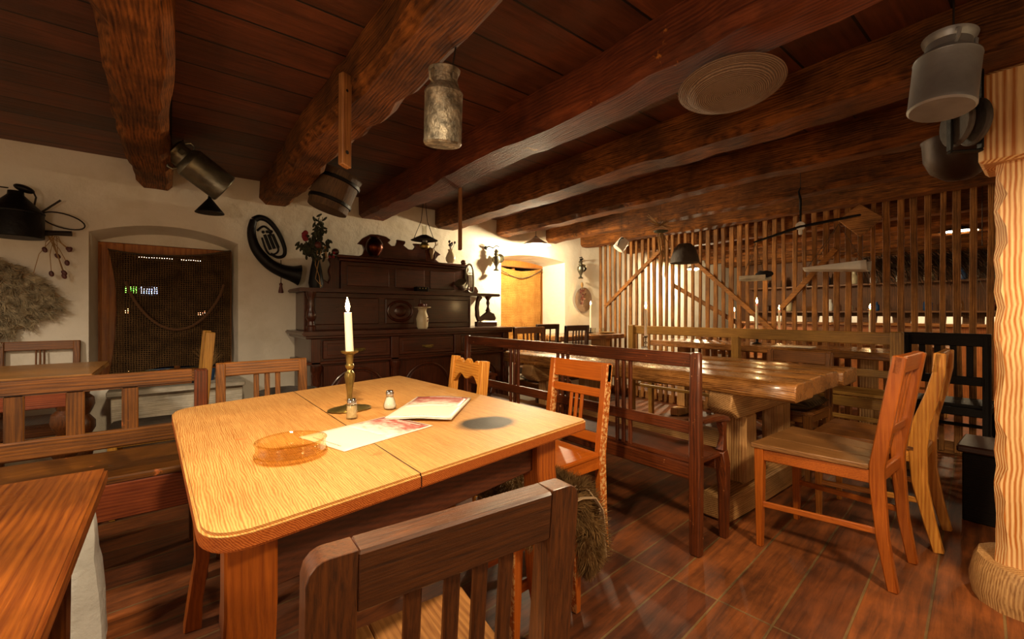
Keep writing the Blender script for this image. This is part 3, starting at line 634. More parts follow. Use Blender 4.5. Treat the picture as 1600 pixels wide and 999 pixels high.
# ------------------------------------------------------------------ front table
A, B, Cc, D_ = (0.0, 1.93), (.975, 2.22), (1.045, .93), (.035, .775)
def roundpoly(cs, rad):
    out = []; n = len(cs)
    for i in range(n):
        p0, p1, p2 = Vector(cs[i-1]), Vector(cs[i]), Vector(cs[(i+1) % n]); r = rad[i]
        a = p1+(p0-p1).normalized()*r; b = p1+(p2-p1).normalized()*r
        for k in range(9):
            t_ = k/8; out.append(tuple((a*(1-t_)**2+p1*2*t_*(1-t_)+b*t_*t_)[:2]))
    return out
ft = thing('dining_table', 'light oak table in the foreground with rounded corners and a dark scorch mark', 'table', (0, 0, 0))
ft_loc = Vector((.5, 1.45, 0)); ft.location = (0, 0, 0)
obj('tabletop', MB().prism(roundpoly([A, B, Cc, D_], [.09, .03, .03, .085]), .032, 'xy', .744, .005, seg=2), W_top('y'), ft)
ins = lambda p, q, f: tuple(Vector(p)*(1-f)+Vector(q)*f)
cen = Vector(((A[0]+B[0]+Cc[0]+D_[0])/4, (A[1]+B[1]+Cc[1]+D_[1])/4))
lg = [tuple(cen+(Vector(c)-cen)*f_) for c, f_ in ((A, .84), (B, .84), (Cc, .78), (D_, .84))]
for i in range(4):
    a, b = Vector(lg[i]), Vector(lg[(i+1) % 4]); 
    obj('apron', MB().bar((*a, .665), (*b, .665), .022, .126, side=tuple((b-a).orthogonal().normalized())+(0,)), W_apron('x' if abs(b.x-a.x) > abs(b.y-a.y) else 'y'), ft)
    o = (a-cen).normalized()*.02
    pts = [(a.x+o.x*f, a.y+o.y*f, z) for f, z in ((1.6, 0), (1.1, .1), (-.2, .25), (-.3, .38), (.4, .5), (.6, .56), (.4, .60), (.4, .728))]
    sz = [.052, .044, .044, .054, .07, .078, .078, .078]
    obj('leg', MB().sweep(pts, [(q, q) for q in sz], side=(1, 0, 0), bev=.004), W_tableleg('z'), ft)

# small things on the front table
TZ = .7605
def flame(parent, z, s=1.0, light=None, en=6):
    s *= 1.25
    obj('wick', MB().tube([(0, 0, z-.004), (.001, 0, z+.006*s)], .0012, 6), M_wick, parent)
    obj('flame', MB().lathe([(.0004, z+.004), (.004*s, z+.009), (.0062*s, z+.017*s), (.0052*s, z+.026*s), (.0025*s, z+.036*s), (.0003, z+.044*s)], 12), M_flame, parent)
    l = bpy.data.lights.new('candle_light', 'POINT'); l.energy = en; l.color = (1, .62, .25); l.shadow_soft_size = .012
    lo = bpy.data.objects.new('candle_light', l); COL.objects.link(lo); lo.location = (0, 0, z+.075); lo.parent = parent
cs = thing('candlestick', 'brass candlestick with an oval ornate foot on the front table', 'candlestick', (.49, 1.535, TZ))
m = MB().lathe([(.058, 0), (.062, .004), (.055, .009), (.03, .012), (.014, .02), (.001, .021)], 28, Matrix.Diagonal((1.2, .85, 1, 1)), flute=.03)
obj('foot', m, M_brass, cs)
obj('stem', MB().lathe([(.012, .012), (.0085, .03), (.0095, .06), (.014, .095), (.018, .118), (.016, .13), (.009, .137), (.008, .142), (.014, .149), (.015, .156), (.011, .162), (.0125, .185), (.014, .198)], 24), M_brass, cs)
obj('drip_cup', MB().lathe([(.012, .194), (.026, .2), (.029, .206), (.026, .207), (.012, .203)], 28, flute=.04), M_brass, cs)
cd = thing('candle', 'lit white taper candle in the brass candlestick on the front table', 'candle', (.49, 1.535, TZ+.203))
cd.rotation_euler = (.0, -.045, 0)
obj('wax', MB().lathe([(.0135, 0), (.013, .05), (.0125, .13), (.012, .137), (.007, .138), (.001, .134)], 20), M_wax, cd)
flame(cd, .136, 1.0, en=1.6)
ah = thing('ashtray', 'round amber glass ashtray on the front table', 'ashtray', (.225, 1.13, TZ))
Ra = .079
obj('bowl', MB().lathe([(Ra-.004, 0), (Ra, .004), (Ra, .011), (Ra-.004, .013), (Ra-.004, .036), (Ra-.001, .039), (Ra-.006, .0405), (Ra-.009, .037), (Ra-.010, .012), (Ra-.02, .007), (.001, .0065)], 48), M_amber, ah)
pep = thing('toothpick_holder', 'fluted glass toothpick jar with chrome lid before the candlestick', 'shaker', (.455, 1.405, TZ))
obj('jar', MB().lathe([(.016, 0), (.0175, .004), (.0165, .045), (.014, .05), (.0125, .05), (.0145, .043), (.0155, .006), (.001, .004)], 24, flute=.02), M_glass, pep)
obj('toothpicks', MB().lathe([(.0145, .005), (.0142, .042), (.001, .044)], 24, flute=.04), M_pep, pep)
obj('lid', MB().lathe([(.0145, .048), (.0148, .058), (.012, .064), (.004, .066), (.001, .066)], 24), M_chrome, pep)
sa = thing('salt_shaker', 'pear-shaped glass salt shaker with metal cap beside the white menu', 'shaker', (.605, 1.46, TZ))
obj('jar', MB().lathe([(.016, 0), (.022, .004), (.0235, .014), (.019, .028), (.0135, .042), (.0125, .052), (.011, .052), (.012, .042), (.0175, .028), (.021, .014), (.018, .004), (.001, .003)], 24), M_glass, sa)
obj('salt', MB().lathe([(.0175, .005), (.0203, .014), (.0168, .028), (.0115, .042), (.001, .044)], 20), M_salt, sa)
obj('cap', MB().lathe([(.0135, .050), (.014, .059), (.011, .066), (.001, .067)], 24), M_chrome, sa)
def menu(label, c, rz, w, h, z, curl=0):
    T = thing('menu', label, 'menu', (c[0], c[1], z), rz)
    def sheet(x0, x1, y0, y1, zz, mat, nm, th=.0012):
        n = 10; v = []; 
        for j in range(n+1):
            yy = y0+(y1-y0)*j/n
            for i in range(n+1):
                xx = x0+(x1-x0)*i/n; u = (xx+w/2)/w; q = (yy+h/2)/h
                v.append((xx, yy, zz+curl*(.5*(1-math.cos(u*2*PI))*.4+max(0, u-.3)*.5*(1-q))*1.0))
        f = [(j*(n+1)+i, j*(n+1)+i+1, (j+1)*(n+1)+i+1, (j+1)*(n+1)+i) for j in range(n) for i in range(n)]
        o = obj(nm, MB().faces(v, f), mat, T); mo = o.modifiers.new('s', 'SOLIDIFY'); mo.thickness = th; mo.offset = -1; return o
    if curl: sheet(-w/2+.004, w/2, -h/2-.003, h/2-.004, .0016, M_paper, 'inner_page')
    sheet(-w/2, w/2, -h/2, h/2, .0016+(.0035 if curl else 0), M_paper, 'cover')
    z0 = .0018+(.0035 if curl else 0)
    sheet(-w/2+.008, w/2-.008, -.01, h/2-.008, z0+.0006, M_print, 'printed_picture', .0004)
    m = MB(); m2 = MB(); r_ = random.Random(len(label)); x = -w*.22
    zz = lambda x_, y_: z0+.0012+curl*(.5*(1-math.cos(((x_+w/2)/w)*2*PI))*.4+max(0, (x_+w/2)/w-.3)*.5*(1-(y_+h/2)/h))
    while x < w*.36:
        l_ = r_.uniform(.003, .0055); m.box((x, h/2-.022, zz(x, h/2-.022)), (l_, .005, .0004), 0)
        if -w*.1 < x < w*.2: m.box((x, h/2-.032, zz(x, h/2-.032)), (l_, .0028, .0004), 0)
        x += l_+.0015
    obj('heading_lettering', m, M_paper, T)
    x = -w*.3
    while x < w*.32:
        l_ = r_.uniform(.002, .004); m2.box((x, -h/2+.018, zz(x, -h/2+.018)), (l_, .0028, .0004), 0); x += l_+.004
    obj('footer_lettering', m2, M_pink, T)
    return T
menu('white menu card with a pale red picture, lying flat beside the ashtray', (.445, 1.222), -1.287, .21, .297, TZ)
menu('white menu booklet with dark red picture, lying on the other menu', (.725, 1.372), -.75, .215, .345, TZ+.003, curl=.012)

# ------------------------------------------------------------------ red-brown table, lower left
t_ = thing('dining_table', 'dark red-brown table at the lower left corner of the view', 'table', (-.80, .90, 0))
obj('tabletop', MB().b2((-.7, -.55, .706), (.685, .475, .74), .006, 2), W_red('y'), t_)
for s in (-1, 1):
    for q in (-1, 1): obj('leg', MB().bar((s*.60, -.04+q*.44, 0), (s*.60, -.04+q*.44, .706), .05, .05, .065, .065), W_red('z'), t_)
for a, b in (((-.58, -.47, .60), (.58, -.45, .706)), ((-.58, .38, .60), (.58, .40, .706)), ((-.61, -.45, .60), (-.59, .38, .706)), ((.59, -.45, .60), (.61, .38, .706))):
    obj('apron', MB().b2(a, b), W_red, t_)
b_ = thing('bench', 'low plain red-brown bench pushed under the lower left table', 'bench', (-.42, 1.02, 0))
obj('seat', MB().b2((-.17, -.7, .40), (.19, .28, .43), .006), W_red('y'), b_)
for y in (-.6, .2): obj('leg', MB().b2((-.13, y-.015, 0), (.15, y+.015, .40)), W_red('z'), b_)

# white plastered stub
m = MB(); rings = []
for z, hx, hy in ((0, .075, .10), (.06, .07, .095), (.16, .062, .09), (.26, .058, .085), (.30, .048, .08), (.38, .044, .075), (.425, .04, .07), (.44, .028, .055)):
    rings.append([(hx*(1 if abs(math.cos(a)) > .7 else .85)*(math.copysign(abs(math.cos(a))**.5, math.cos(a)))-.04, hy*math.copysign(abs(math.sin(a))**.5, math.sin(a)), z) for a in [2*PI*k/20+.01 for k in range(20)]])
m.rings(rings); m.jitter(.012, 8, 2)
single('plaster_stub', m, M_stub, 'lumpy whitewashed plaster pillar stub on the floor behind the lower left table', 'stub', (-.20, 2.0, 0))

# ------------------------------------------------------------------ worn bench on the left with its back to the camera
b_ = thing('bench', 'worn brown bench with slatted back behind the lower left table', 'bench', (-.69, 2.2, 0))
x1 = .81
obj('top_rail', MB().sweep([(-x1, 0, .838), (-.3, 0, .84), (.3, 0, .842), (x1-.045, 0, .842)], [(.032, .056)]*4, side=(0, 1, 0), bev=.008, seg=2), W_bench0('x'), b_)
obj('lower_rail', MB().b2((-x1, -.014, .595), (x1-.045, .014, .66), .005), W_bench0('x'), b_)
for x in (-.72, -.568, -.42, -.272, -.125, .022, .17, .318, .465, .61): obj('back_slat', MB().b2((x-.024+.25, -.008, .655), (x+.024+.25, .008, .82), .003) if x < .45 else MB().b2((x-.024+.10, -.008, .655), (x+.024+.10, .008, .82), .003), W_bench0('z'), b_) if x < .45 else None
for x in (-x1+.02, x1-.022): obj('post', MB().sweep([(x, 0, 0), (x, 0, .44), (x, 0, .868)], [(.046, .05)]*3, side=(1, 0, 0), bev=.006), W_bench1('z'), b_)
for x in (-x1+.03, x1-.03): obj('front_leg', MB().b2((x-.022, .40, 0), (x+.022, .44, .445)), W_bench0('z'), b_)
obj('seat', MB().b2((-x1-.01, .028, .447), (x1+.01, .46, .475), .006), W_bench0('x'), b_)
obj('seat_panel', MB().b2((-x1+.05, .03, .31), (x1-.05, .05, .447)), wood('red_panel', '#6d2c14', '#95481f')('x'), b_)

# table at the back left with turned legs
W_gold = wood('golden_table', '#80501e', '#bd8644', rough=.36, ring=.3, blotch=.3, coat=.2)
t_ = thing('dining_table', 'brown table with red-brown apron against the wall below the sheepskin', 'table', (-1.1, 3.38, 0))
obj('tabletop', MB().b2((-.85, -.43, .77), (.80, .30, .80), .006, 2), W_gold('x'), t_)
for y in (-.36, .22): obj('apron', MB().b2((-.72, y-.011, .64), (.70, y+.011, .77)), wood('red_panel', '#6d2c14', '#95481f')('x'), t_)
for x in (-.74, .70): obj('apron', MB().b2((x-.011, -.36, .64), (x+.011, .22, .77)), W_red('y'), t_)
tp = [(.02, 0), (.03, .03), (.025, .06), (.045, .09), (.055, .12), (.045, .15), (.022, .17), (.032, .20), (.045, .26), (.05, .30), (.04, .34), (.022, .36), (.04, .385), (.058, .42), (.058, .46), (.03, .50), (.045, .53), (.055, .56), (.05, .60), (.03, .62), (.035, .64)]
for x in (-.72, .69):
    for y in (-.34, .20): obj('turned_leg', MB().lathe(tp, 18).xf(Matrix.Translation((x, y, 0))), W_dark('z'), t_)

# ledge under the window with things on it
l_ = thing('window_ledge', 'whitewashed board ledge under the netted window', 'ledge', (0, 3.83, 0))
obj('top_board', MB().b2((-.32, -.13, .565), (.43, .26, .60), .006).jitter(.004, 12), W_grey('x'), l_)
obj('front_board', MB().b2((-.30, -.08, .33), (.42, -.05, .565), .005).jitter(.004, 12), W_grey('x'), l_)
obj('front_board', MB().b2((-.30, -.08, 0), (.42, -.05, .32), .005).jitter(.004, 12), W_grey('x'), l_)
for i, (x, y, lb) in enumerate(((-.06, 3.80, 'thin black iron rod lying on the ledge, front one'), (0.0, 3.90, 'thin black iron rod lying on the ledge, nearer the window'))):
    single('iron_rod', MB().tube([(-.2, 0, .012), (-.1, .004, .014), (.05, -.004, .012), (.2, 0, .01)], .008, 8), M_iron, lb, 'rod', (x, y, .599), rz=.05-.2*i, group='iron rods on the ledge')
single('flower_pot', MB().lathe([(.032, 0), (.045, .08), (.048, .085), (.043, .085), (.04, .07), (.001, .065)], 20), M_blue, 'small blue pot on the ledge beside the yellow-ochre chair', 'pot', (.22, 3.92, .60))
rr = random.Random(8)
single('dried_grass', fast_strands([((rr.uniform(-.015, .015), rr.uniform(-.015, .015), 0), Vector((0, 0, 1))) for _ in range(160)], .17, .0015, lambda p, n, r: Vector((r.uniform(-.45, .45), r.uniform(-.4, .4), 1)).normalized(), rr, curl=.9), M_straw, 'dry tangled grass standing in the blue pot', 'dried plant', (.22, 3.92, .668))
single('tub', MB().lathe([(.15, 0), (.17, .3), (.175, .56), (.18, .58), (.165, .58), (.16, .5), (.001, .48)], 28).jitter(.006, 10), M_tub, 'dark weathered round tub between the slat-back chair and the dresser', 'tub', (.62, 3.22, 0))

# ------------------------------------------------------------------ long bench with spindle groups
b_ = thing('bench', 'long dark red bench with grouped spindles in its open back, beside the plank table', 'bench', (1.87, 1.97, 0))
y0, y1 = -.95, .97
obj('top_rail', MB().b2((-.014, y0+.02, .85), (.014, y1-.02, .915), .005), W_bench1('y'), b_)
obj('lower_rail', MB().b2((-.012, y0+.02, .545), (.012, y1-.02, .60), .004), W_bench1('y'), b_)
for yc in (-.55, -.10, .37): 
    for k in (-1, 0, 1): obj('spindle', MB().b2((-.008, yc+k*.042-.010, .42), (.008, yc+k*.042+.010, .852), .003), W_bench1('z'), b_)
for y in (y0, y1):
    s_ = 1 if y < 0 else -1
    obj('back_post', MB().sweep([(0, y, 0), (0, y, .42), (-.005, y, .70), (0, y, .92)], [(.045, .05), (.045, .055), (.04, .05), (.036, .045)], side=(1, 0, 0), bev=.007), W_bench1('z'), b_)
    obj('front_leg', MB().sweep([(.26, y, 0), (.262, y, .25), (.25, y, .36), (.235, y, .43)], [(.035, .038), (.042, .048), (.05, .055), (.04, .05)], side=(0, 1, 0)), W_bench1('z'), b_)
    obj('arm_post', MB().sweep([(.235, y, .43), (.25, y, .50), (.235, y, .575)], [(.035, .05), (.022, .028), (.035, .05)], side=(0, 1, 0)), W_bench1('z'), b_)
    obj('armrest', MB().sweep([(0.02, y, .60), (.12, y, .598), (.22, y, .592), (.285, y, .575)], [(.045, .022), (.045, .024), (.055, .03), (.05, .026)], side=(0, 1, 0), bev=.008, seg=2), W_bench1('x'), b_)
obj('seat', MB().b2((-.005, y0-.01, .405), (.27, y1+.01, .43), .008, 2), W_bench1('y'), b_)
for x in (.0, .225): obj('apron', MB().b2((x-.01, y0+.02, .335), (x+.01, y1-.02, .405)), W_bench1('y'), b_)

# ------------------------------------------------------------------ plank table on trestles
t_ = thing('plank_table', 'long rustic plank table with thick board ends in the middle of the room', 'table', (2.82, 1.93, 0))
rr = random.Random(31); L2 = 1.14
xs = [-.50, -.262, -.01, .245, .53]
for k in range(4):
    a, b = xs[k]+.003, xs[k+1]-.003; n = 14; rings = []
    e0 = -L2+rr.uniform(-.02, .02); e1 = L2+rr.uniform(-.02, .02)
    for i in range(n+1):
        y = e0+(e1-e0)*i/n; j = lambda q=.003: rr.uniform(-q, q)
        ea = -.012-rr.random()*.012 if k == 0 else 0
        c = .014
        rings.append([(a+ea+j()*(k == 0), y, .67+c), (a+ea+c, y, .67+j()), (b-c, y, .67+j()), (b, y, .67+c), (b, y, .76-c+j(.001)), (b-c*1.2, y, .76+j(.0015)), ((a+b)/2, y, .761+j(.0015)), (a+c*1.2, y, .76+j(.0015)), (a+ea*.4, y, .76-c)])
    obj('plank', MB().rings(rings, bev=.006), W_rustic('y'), t_)
for y in (-.80, .80):
    obj('cross_beam', MB().prism([(-.50, .67), (.50, .67), (.50, .60), (.42, .53), (-.44, .53), (-.52, .585)], .13, 'xz', y, .008), W_rleg('x'), t_)
    obj('trestle_foot', MB().sweep([(-.56, y, .07), (-.3, y, .075), (.3, y, .075), (.54, y, .07)], [(.15, .13), (.16, .15), (.16, .15), (.15, .13)], side=(0, 1, 0), bev=.012), W_rleg('x'), t_)
    for x in (-.26, .24): obj('leg', MB().box((x, y, .34), (.16, .12, .40), .02), W_rleg('z'), t_)
obj('tie_beam', MB().b2((-.05, -.73, .22), (.05, .73, .33), .01), W_rleg('y'), t_)
def silverstick(label, loc, h=.12, en=.8, ch=.17, mat=M_silver, lab2=''):
    t_ = thing('candlestick', label, 'candlestick', loc)
    m = MB().lathe([(.04, 0), (.042, .004), (.03, .010), (.012, .018), (.008, .03), (.016, .038), (.008, .046), (.006, h*.5), (.013, h*.55), (.013, h*.62), (.006, h*.66), (.008, h*.85), (.012, h*.9)], 20); obj('stem', m, mat, t_)
    obj('drip_cup', MB().lathe([(.010, h*.9), (.024, h*.96), (.022, h), (.01, h*.97)], 20), mat, t_)
    c = thing('candle', lab2, 'candle', (loc[0], loc[1], loc[2]+h*.955))
    obj('wax', MB().lathe([(.0115, 0), (.011, ch*.9), (.0105, ch), (.001, ch-.003)], 16), M_wax, c); flame(c, ch, 1.1, en=en*1.6)
silverstick('ornate silver candlestick on the plank table', (3.20, 2.20, .761), .14, .8, .24, lab2='tall lit white candle in the silver candlestick on the plank table')
silverstick('black candlestick on the second table behind the yellow bench', (4.42, 1.80, .801), .11, .6, .28, M_iron, 'lit white candle in the black candlestick behind the yellow bench')
silverstick('slim dark candlestick on the table by the wall corner', (4.38, 3.86, .831), .07, .6, .30, M_iron, 'lit white candle near the wall corner at the left end of the slat partition')
for x, lb in ((3.10, 'left salt'), (3.145, 'right pepper')):
    s_ = thing('shaker', 'tiny glass '+lb.split()[1]+' shaker, '+lb.split()[0]+' one beside the silver candlestick', 'shaker', (x, 2.16, .762), 0, 'shakers on the plank table')
    obj('jar', MB().lathe([(.016, 0), (.021, .01), (.016, .035), (.012, .045), (.001, .046)], 16), M_salt, s_); obj('cap', MB().lathe([(.013, .044), (.013, .055), (.001, .06)], 16), M_chrome, s_)
single('ashtray', MB().lathe([(.055, 0), (.06, .02), (.06, .035), (.052, .035), (.05, .01), (.001, .007)], 24), M_amber, 'amber glass ashtray on the plank table beside the silver candlestick', 'ashtray', (3.13, 2.02, .762))
# cushions
def cushion(name, mat, label, loc, sx, sy, h, rz=0):
    m = MB(); rings = []; n = 12
    t = bmesh.new(); bmesh.ops.create_grid(t, x_segments=14, y_segments=14, size=1)
    for v in t.verts:
        u, w_ = v.co.x, v.co.y; e = max(0, (1-u**4))*max(0, (1-w_**4)); k = 1-.06*(abs(u*w_))
        v.co = Vector((u*sx*k, w_*sy*k, h*.5+h*.5*e**.5))
    b = t.copy()
    for v in b.verts: v.co.z = h-v.co.z
    m._add(t); m._add(b); bmesh.ops.remove_doubles(m.bm, verts=m.bm.verts[:], dist=.001)
    return single(name, m, mat, label, 'cushion', loc, rz, ang=60)
cushion('cushion', M_bcush, 'thick brown cushion on the chair across the plank table', (3.36, 1.17, .455), .22, .20, .09)
cushion('cushion', M_cush, 'pale striped cushion on the chair at the far end of the plank table', (2.84, 3.13, .452), .19, .16, .05)

# ------------------------------------------------------------------ yellow bench, second table, far wall table
b_ = thing('bench', 'long yellow-ochre bench beyond the plank table', 'bench', (3.75, 1.69, 0))
obj('top_rail', MB().b2((-.014, -1.0, .885), (.014, 1.03, .968), .005), W_yellow('y'), b_)
obj('middle_rail', MB().b2((-.012, -1.0, .66), (.012, 1.03, .71), .004), W_yellow('y'), b_)
for y in (-1.03, .0, 1.05): obj('back_post', MB().b2((-.03, y-.032, 0), (.02, y+.032, .975 if y else .9), .006), W_yellow('z'), b_)
for y in (-1.02, 1.04): obj('front_leg', MB().b2((.30, y-.025, 0), (.345, y+.025, .51), .005), W_yellow('z'), b_)
obj('seat', MB().b2((.022, -1.05, .51), (.36, 1.07, .535), .006), W_yellow('y'), b_)
obj('seat_rail', MB().b2((-.01, -1.0, .44), (.012, 1.02, .51)), W_yellow('y'), b_)
obj('stretcher', MB().b2((.0, -1.0, .35), (.015, 1.02, .38)), W_yellow('y'), b_)
t_ = thing('plank_table', 'second plank table between the yellow bench and the slat partition', 'table', (4.42, 1.75, 0))
for k in range(3): obj('plank', MB().b2((-.27+k*.18+.002, -1.02, .74), (-.27+(k+1)*.18-.002, 1.05, .80), .008), W_rustic('y'), t_)
for y in (-.8, .8):
    obj('trestle', MB().b2((-.06, y-.05, .08), (.06, y+.05, .74), .01).b2((-.2, y-.05, 0), (.2, y+.05, .08), .01), W_rleg('z'), t_)
t_ = thing('plank_table', 'rough thick table against the far wall beside the dark chairs', 'table', (4.07, 3.78, 0))
for k in range(2): obj('plank', MB().b2((-.53, -.24+k*.26+.002, .765), (.62, .02+k*.26-.002, .83), .012).jitter(.006, 6, k), W_rustic('x'), t_)
for x in (-.45, .45): obj('leg', MB().b2((x-.05, -.1, 0), (x+.05, .16, .765), .01), W_rleg('z'), t_)
def plate(label, loc, r=.09, mat=M_salt):
    single('plate', MB().lathe([(r*.6, 0), (r, .014), (r*.97, .017), (r*.6, .005), (.001, .004)], 24), mat, label, 'plate', loc)
plate('straw-coloured plate on the far wall table near the candle', (4.5, 3.68, .832), .11, M_straw)
for i, (x, y, lb) in enumerate(((4.28, 3.72, 'clear drinking glass left of the far wall candle'), (4.42, 3.70, 'small clear glass right of the far wall candle'))):
    single('glass', MB().lathe([(.025, 0), (.03, .07), (.027, .07), (.022, .006), (.001, .005)], 16), M_glass, lb, 'glass', (x, y, .832))
T = thing('menu', 'open white menu lying on the second table behind the yellow bench', 'menu', (4.3, 1.45, .802), .1)
obj('page', MB().b2((-.1, -.15, 0), (.1, .0, .004), .0005), M_paper, T); obj('page', MB().b2((-.1, .002, 0), (.1, .15, .003), .0005), M_paper, T)

# black stool table and chest on the right
t_ = thing('side_table', 'small black table with plates behind the black chair', 'table', (4.42, -.02+.05, 0))
obj('tabletop', MB().b2((-.22, -.2, .66), (.25, .22, .69)), W_blk('x'), t_)
for x in (-.18, .2):
    for y in (-.16, .18): obj('leg', MB().b2((x-.02, y-.02, 0), (x+.02, y+.02, .66)), W_blk('z'), t_)
plate('pale oval plate on the small black table', (4.35, .12, .69), .11)
x_ = thing('chest', 'dark wooden chest on the floor left of the pine post', 'chest', (3.45, .18, 0))
obj('body', MB().b2((-.15, -.18, .0), (.15, .14, .36), .006), W_blk('y'), x_); obj('lid', MB().b2((-.17, -.2, .362), (.17, .16, .40), .008), W_dkchair('y'), x_)

# ------------------------------------------------------------------ dresser
d_ = thing('dresser', 'large dark carved dresser with shelves and a scrolled crest against the back wall', 'dresser', (1.785, 4.09, 0))
def DB(name, a, b, mat=W_dress, bev=.004, par=None): return obj(name, MB().b2(a, b, bev), mat, par or d_)
hw = .97
DB('plinth', (-hw, -.57, 0), (hw, -.01, .10)); DB('carcass', (-hw+.02, -.54, .10), (hw-.02, -.01, .90))
m = MB(); m.b2((-hw-.05, -.62, .925), (hw+.05, 0, .955), .008, 2).b2((-hw-.02, -.59, .90), (hw+.02, 0, .925), .006); obj('worktop', m, W_dress('x'), d_)
m = MB(); m.b2((-hw-.015, -.575, .70), (hw+.015, 0, .722), .005); obj('moulding', m, W_dress('x'), d_)
def knob(x, y, z, par): obj('handle', MB().tube([(x-.045, y, z+.006), (x-.035, y-.02, z-.004), (x, y-.024, z-.01), (x+.035, y-.02, z-.004), (x+.045, y, z+.006)], .004, 6).box((x, y, z+.004), (.11, .004, .02), .002), M_brass, par)
for x0, x1 in ((-.86, -.32), (-.24, .30), (.38, .86)):
    dr = DB('drawer', (x0, -.562, .74), (x1, -.54, .885)); m = MB()
    m.b2((x0+.03, -.568, .765), (x1-.03, -.562, .86), .004); obj('panel', m, W_dress('x'), dr); knob((x0+x1)/2, -.57, .80, dr)
    dm = MB().b2((x0, -.556, .12), (x1, -.54, .685), .004)
    do = obj('door', dm, W_dress('z'), d_)
    n = 16; cx = (x0+x1)/2; r = (x1-x0)/2-.06
    out = [(cx-r, .17), (cx+r, .17)]+[(cx+r*math.cos(PI*k/n), .42+r*math.sin(PI*k/n)) for k in range(n+1)]
    obj('arched_panel', MB().prism(out, .02, 'xz', -.562, .006), W_dress('z'), do)
    obj('arch_moulding', MB().tube([(cx-r-.02, -.56, .17)]+[(cx-(r+.02)*math.cos(PI*k/n), -.56, .42+(r+.02)*math.sin(PI*k/n)) for k in range(n+1)]+[(cx+r+.02, -.56, .17)], .009, 8), W_dress('z'), do)
for x in (-.915, -.28, .34, .915):
    DB('pilaster', (x-.035, -.575, .10), (x+.035, -.54, .90))
    obj('corbel', MB().lathe([(.015, .42), (.03, .47), (.022, .52), (.036, .57), (.03, .62), (.045, .66), (.045, .695)], 14).xf(Matrix.Translation((x, -.575, 0))), W_dress('z'), d_)
# middle stage
DB('back_panel', (-hw+.03, -.30, .955), (.66, -.01, 1.27))
for x0, x1 in ((-.86, -.32), (-.26, .02), (.08, .62)):
    obj('raised_panel', MB().b2((x0, -.315, 1.0), (x1, -.30, 1.23), .008), W_dress('x'), d_)
n = 20; obj('carved_medallion', MB().tube([(-.12+.12*math.cos(2*PI*k/n), -.315, 1.115+.09*math.sin(2*PI*k/n)) for k in range(n)], .014, 8, loop=True).ball((-.12, -.315, 1.115), .06, 14, (1, .3, .9)), W_dress('z'), d_)
m = MB(); m.b2((-hw-.03, -.42, 1.27), (hw-.03+.02, -.0, 1.30), .008, 2); obj('shelf', m, W_dress('x'), d_)
obj('column', MB().lathe([(.035, .957), (.038, .99), (.028, 1.0), (.024, 1.03), (.04, 1.06), (.036, 1.10), (.02, 1.14), (.026, 1.17), (.02, 1.20), (.036, 1.24), (.04, 1.27)], 18).xf(Matrix.Translation((-hw+.07, -.36, 0))), W_dress('z'), d_)
# open console under the right end of the shelf
m = MB(); m.b2((.68, -.40, .957), (.93, -.34, 1.01), .005)
m.sweep([(.72, -.37, 1.01), (.695, -.37, 1.07), (.69, -.37, 1.15), (.70, -.37, 1.22), (.73, -.37, 1.27)], [(.04, .03), (.04, .035), (.04, .03), (.04, .03), (.04, .05)], side=(0, 1, 0))
m.sweep([(.72, -.37, 1.03), (.77, -.37, 1.05), (.83, -.37, 1.07), (.88, -.37, 1.055), (.915, -.37, 1.03)], [(.04, .04), (.04, .05), (.04, .10), (.04, .08), (.04, .03)], side=(0, 1, 0))
m.lathe([(.012, 1.10), (.03, 1.12), (.018, 1.14), (.012, 1.17), (.02, 1.20), (.014, 1.23), (.03, 1.255), (.045, 1.27)], 14, Matrix.Translation((.83, -.37, 0)))
obj('console', m, W_dress('z'), d_)
# upper stage
ux0, ux1 = -.63, .60
DB('upper_cabinet', (ux0, -.24, 1.30), (ux1, -.01, 1.55))
for x0, x1 in ((-.58, -.20), (-.14, .16), (.22, .50)): obj('raised_panel', MB().b2((x0, -.252, 1.335), (x1, -.24, 1.515), .008), W_dress('x'), d_)
m = MB(); m.b2((ux0-.04, -.28, 1.575), (ux1+.04, 0, 1.60), .006).b2((ux0-.02, -.26, 1.55), (ux1+.02, 0, 1.575), .006); obj('cornice', m, W_dress('x'), d_)
for s, xx in ((-1, ux0), (1, ux1)):
    pf = [(0, 1.30), (.20, 1.30), (.22, 1.33), (.19, 1.38), (.13, 1.385), (.10, 1.36), (.085, 1.40), (.10, 1.46), (.08, 1.52), (.10, 1.56), (.07, 1.60), (0, 1.58)]
    obj('scroll_bracket', MB().prism([(xx+s*u, v) for u, v in pf], .035, 'xz', -.20, .008), W_dress('z'), d_)
    obj('finial', MB().ball((xx+s*.035, -.2, 1.63), .032, 14, (1, .8, .9)), W_dress('z'), d_)
cr = [(u_*(1 if u_ < 0 else 1.3), v_+(v_-1.6)*.08) for u_, v_ in [(-.48, 1.60), (-.44, 1.62), (-.425, 1.66), (-.44, 1.70), (-.485, 1.705), (-.44, 1.755), (-.37, 1.795), (-.30, 1.80), (-.22, 1.79), (-.175, 1.765), (-.20, 1.74), (-.17, 1.715), (-.13, 1.72), (-.115, 1.76), (-.12, 1.775), (-.03, 1.77), (-.03, 1.75), (-.045, 1.73), (0, 1.70), (.035, 1.70), (.055, 1.73), (.035, 1.755), (.09, 1.76), (.18, 1.74), (.27, 1.68), (.245, 1.665), (.225, 1.63), (.26, 1.60)]]
obj('crest', MB().prism(cr, .03, 'xz', -.22, .006), W_dress('x'), d_)

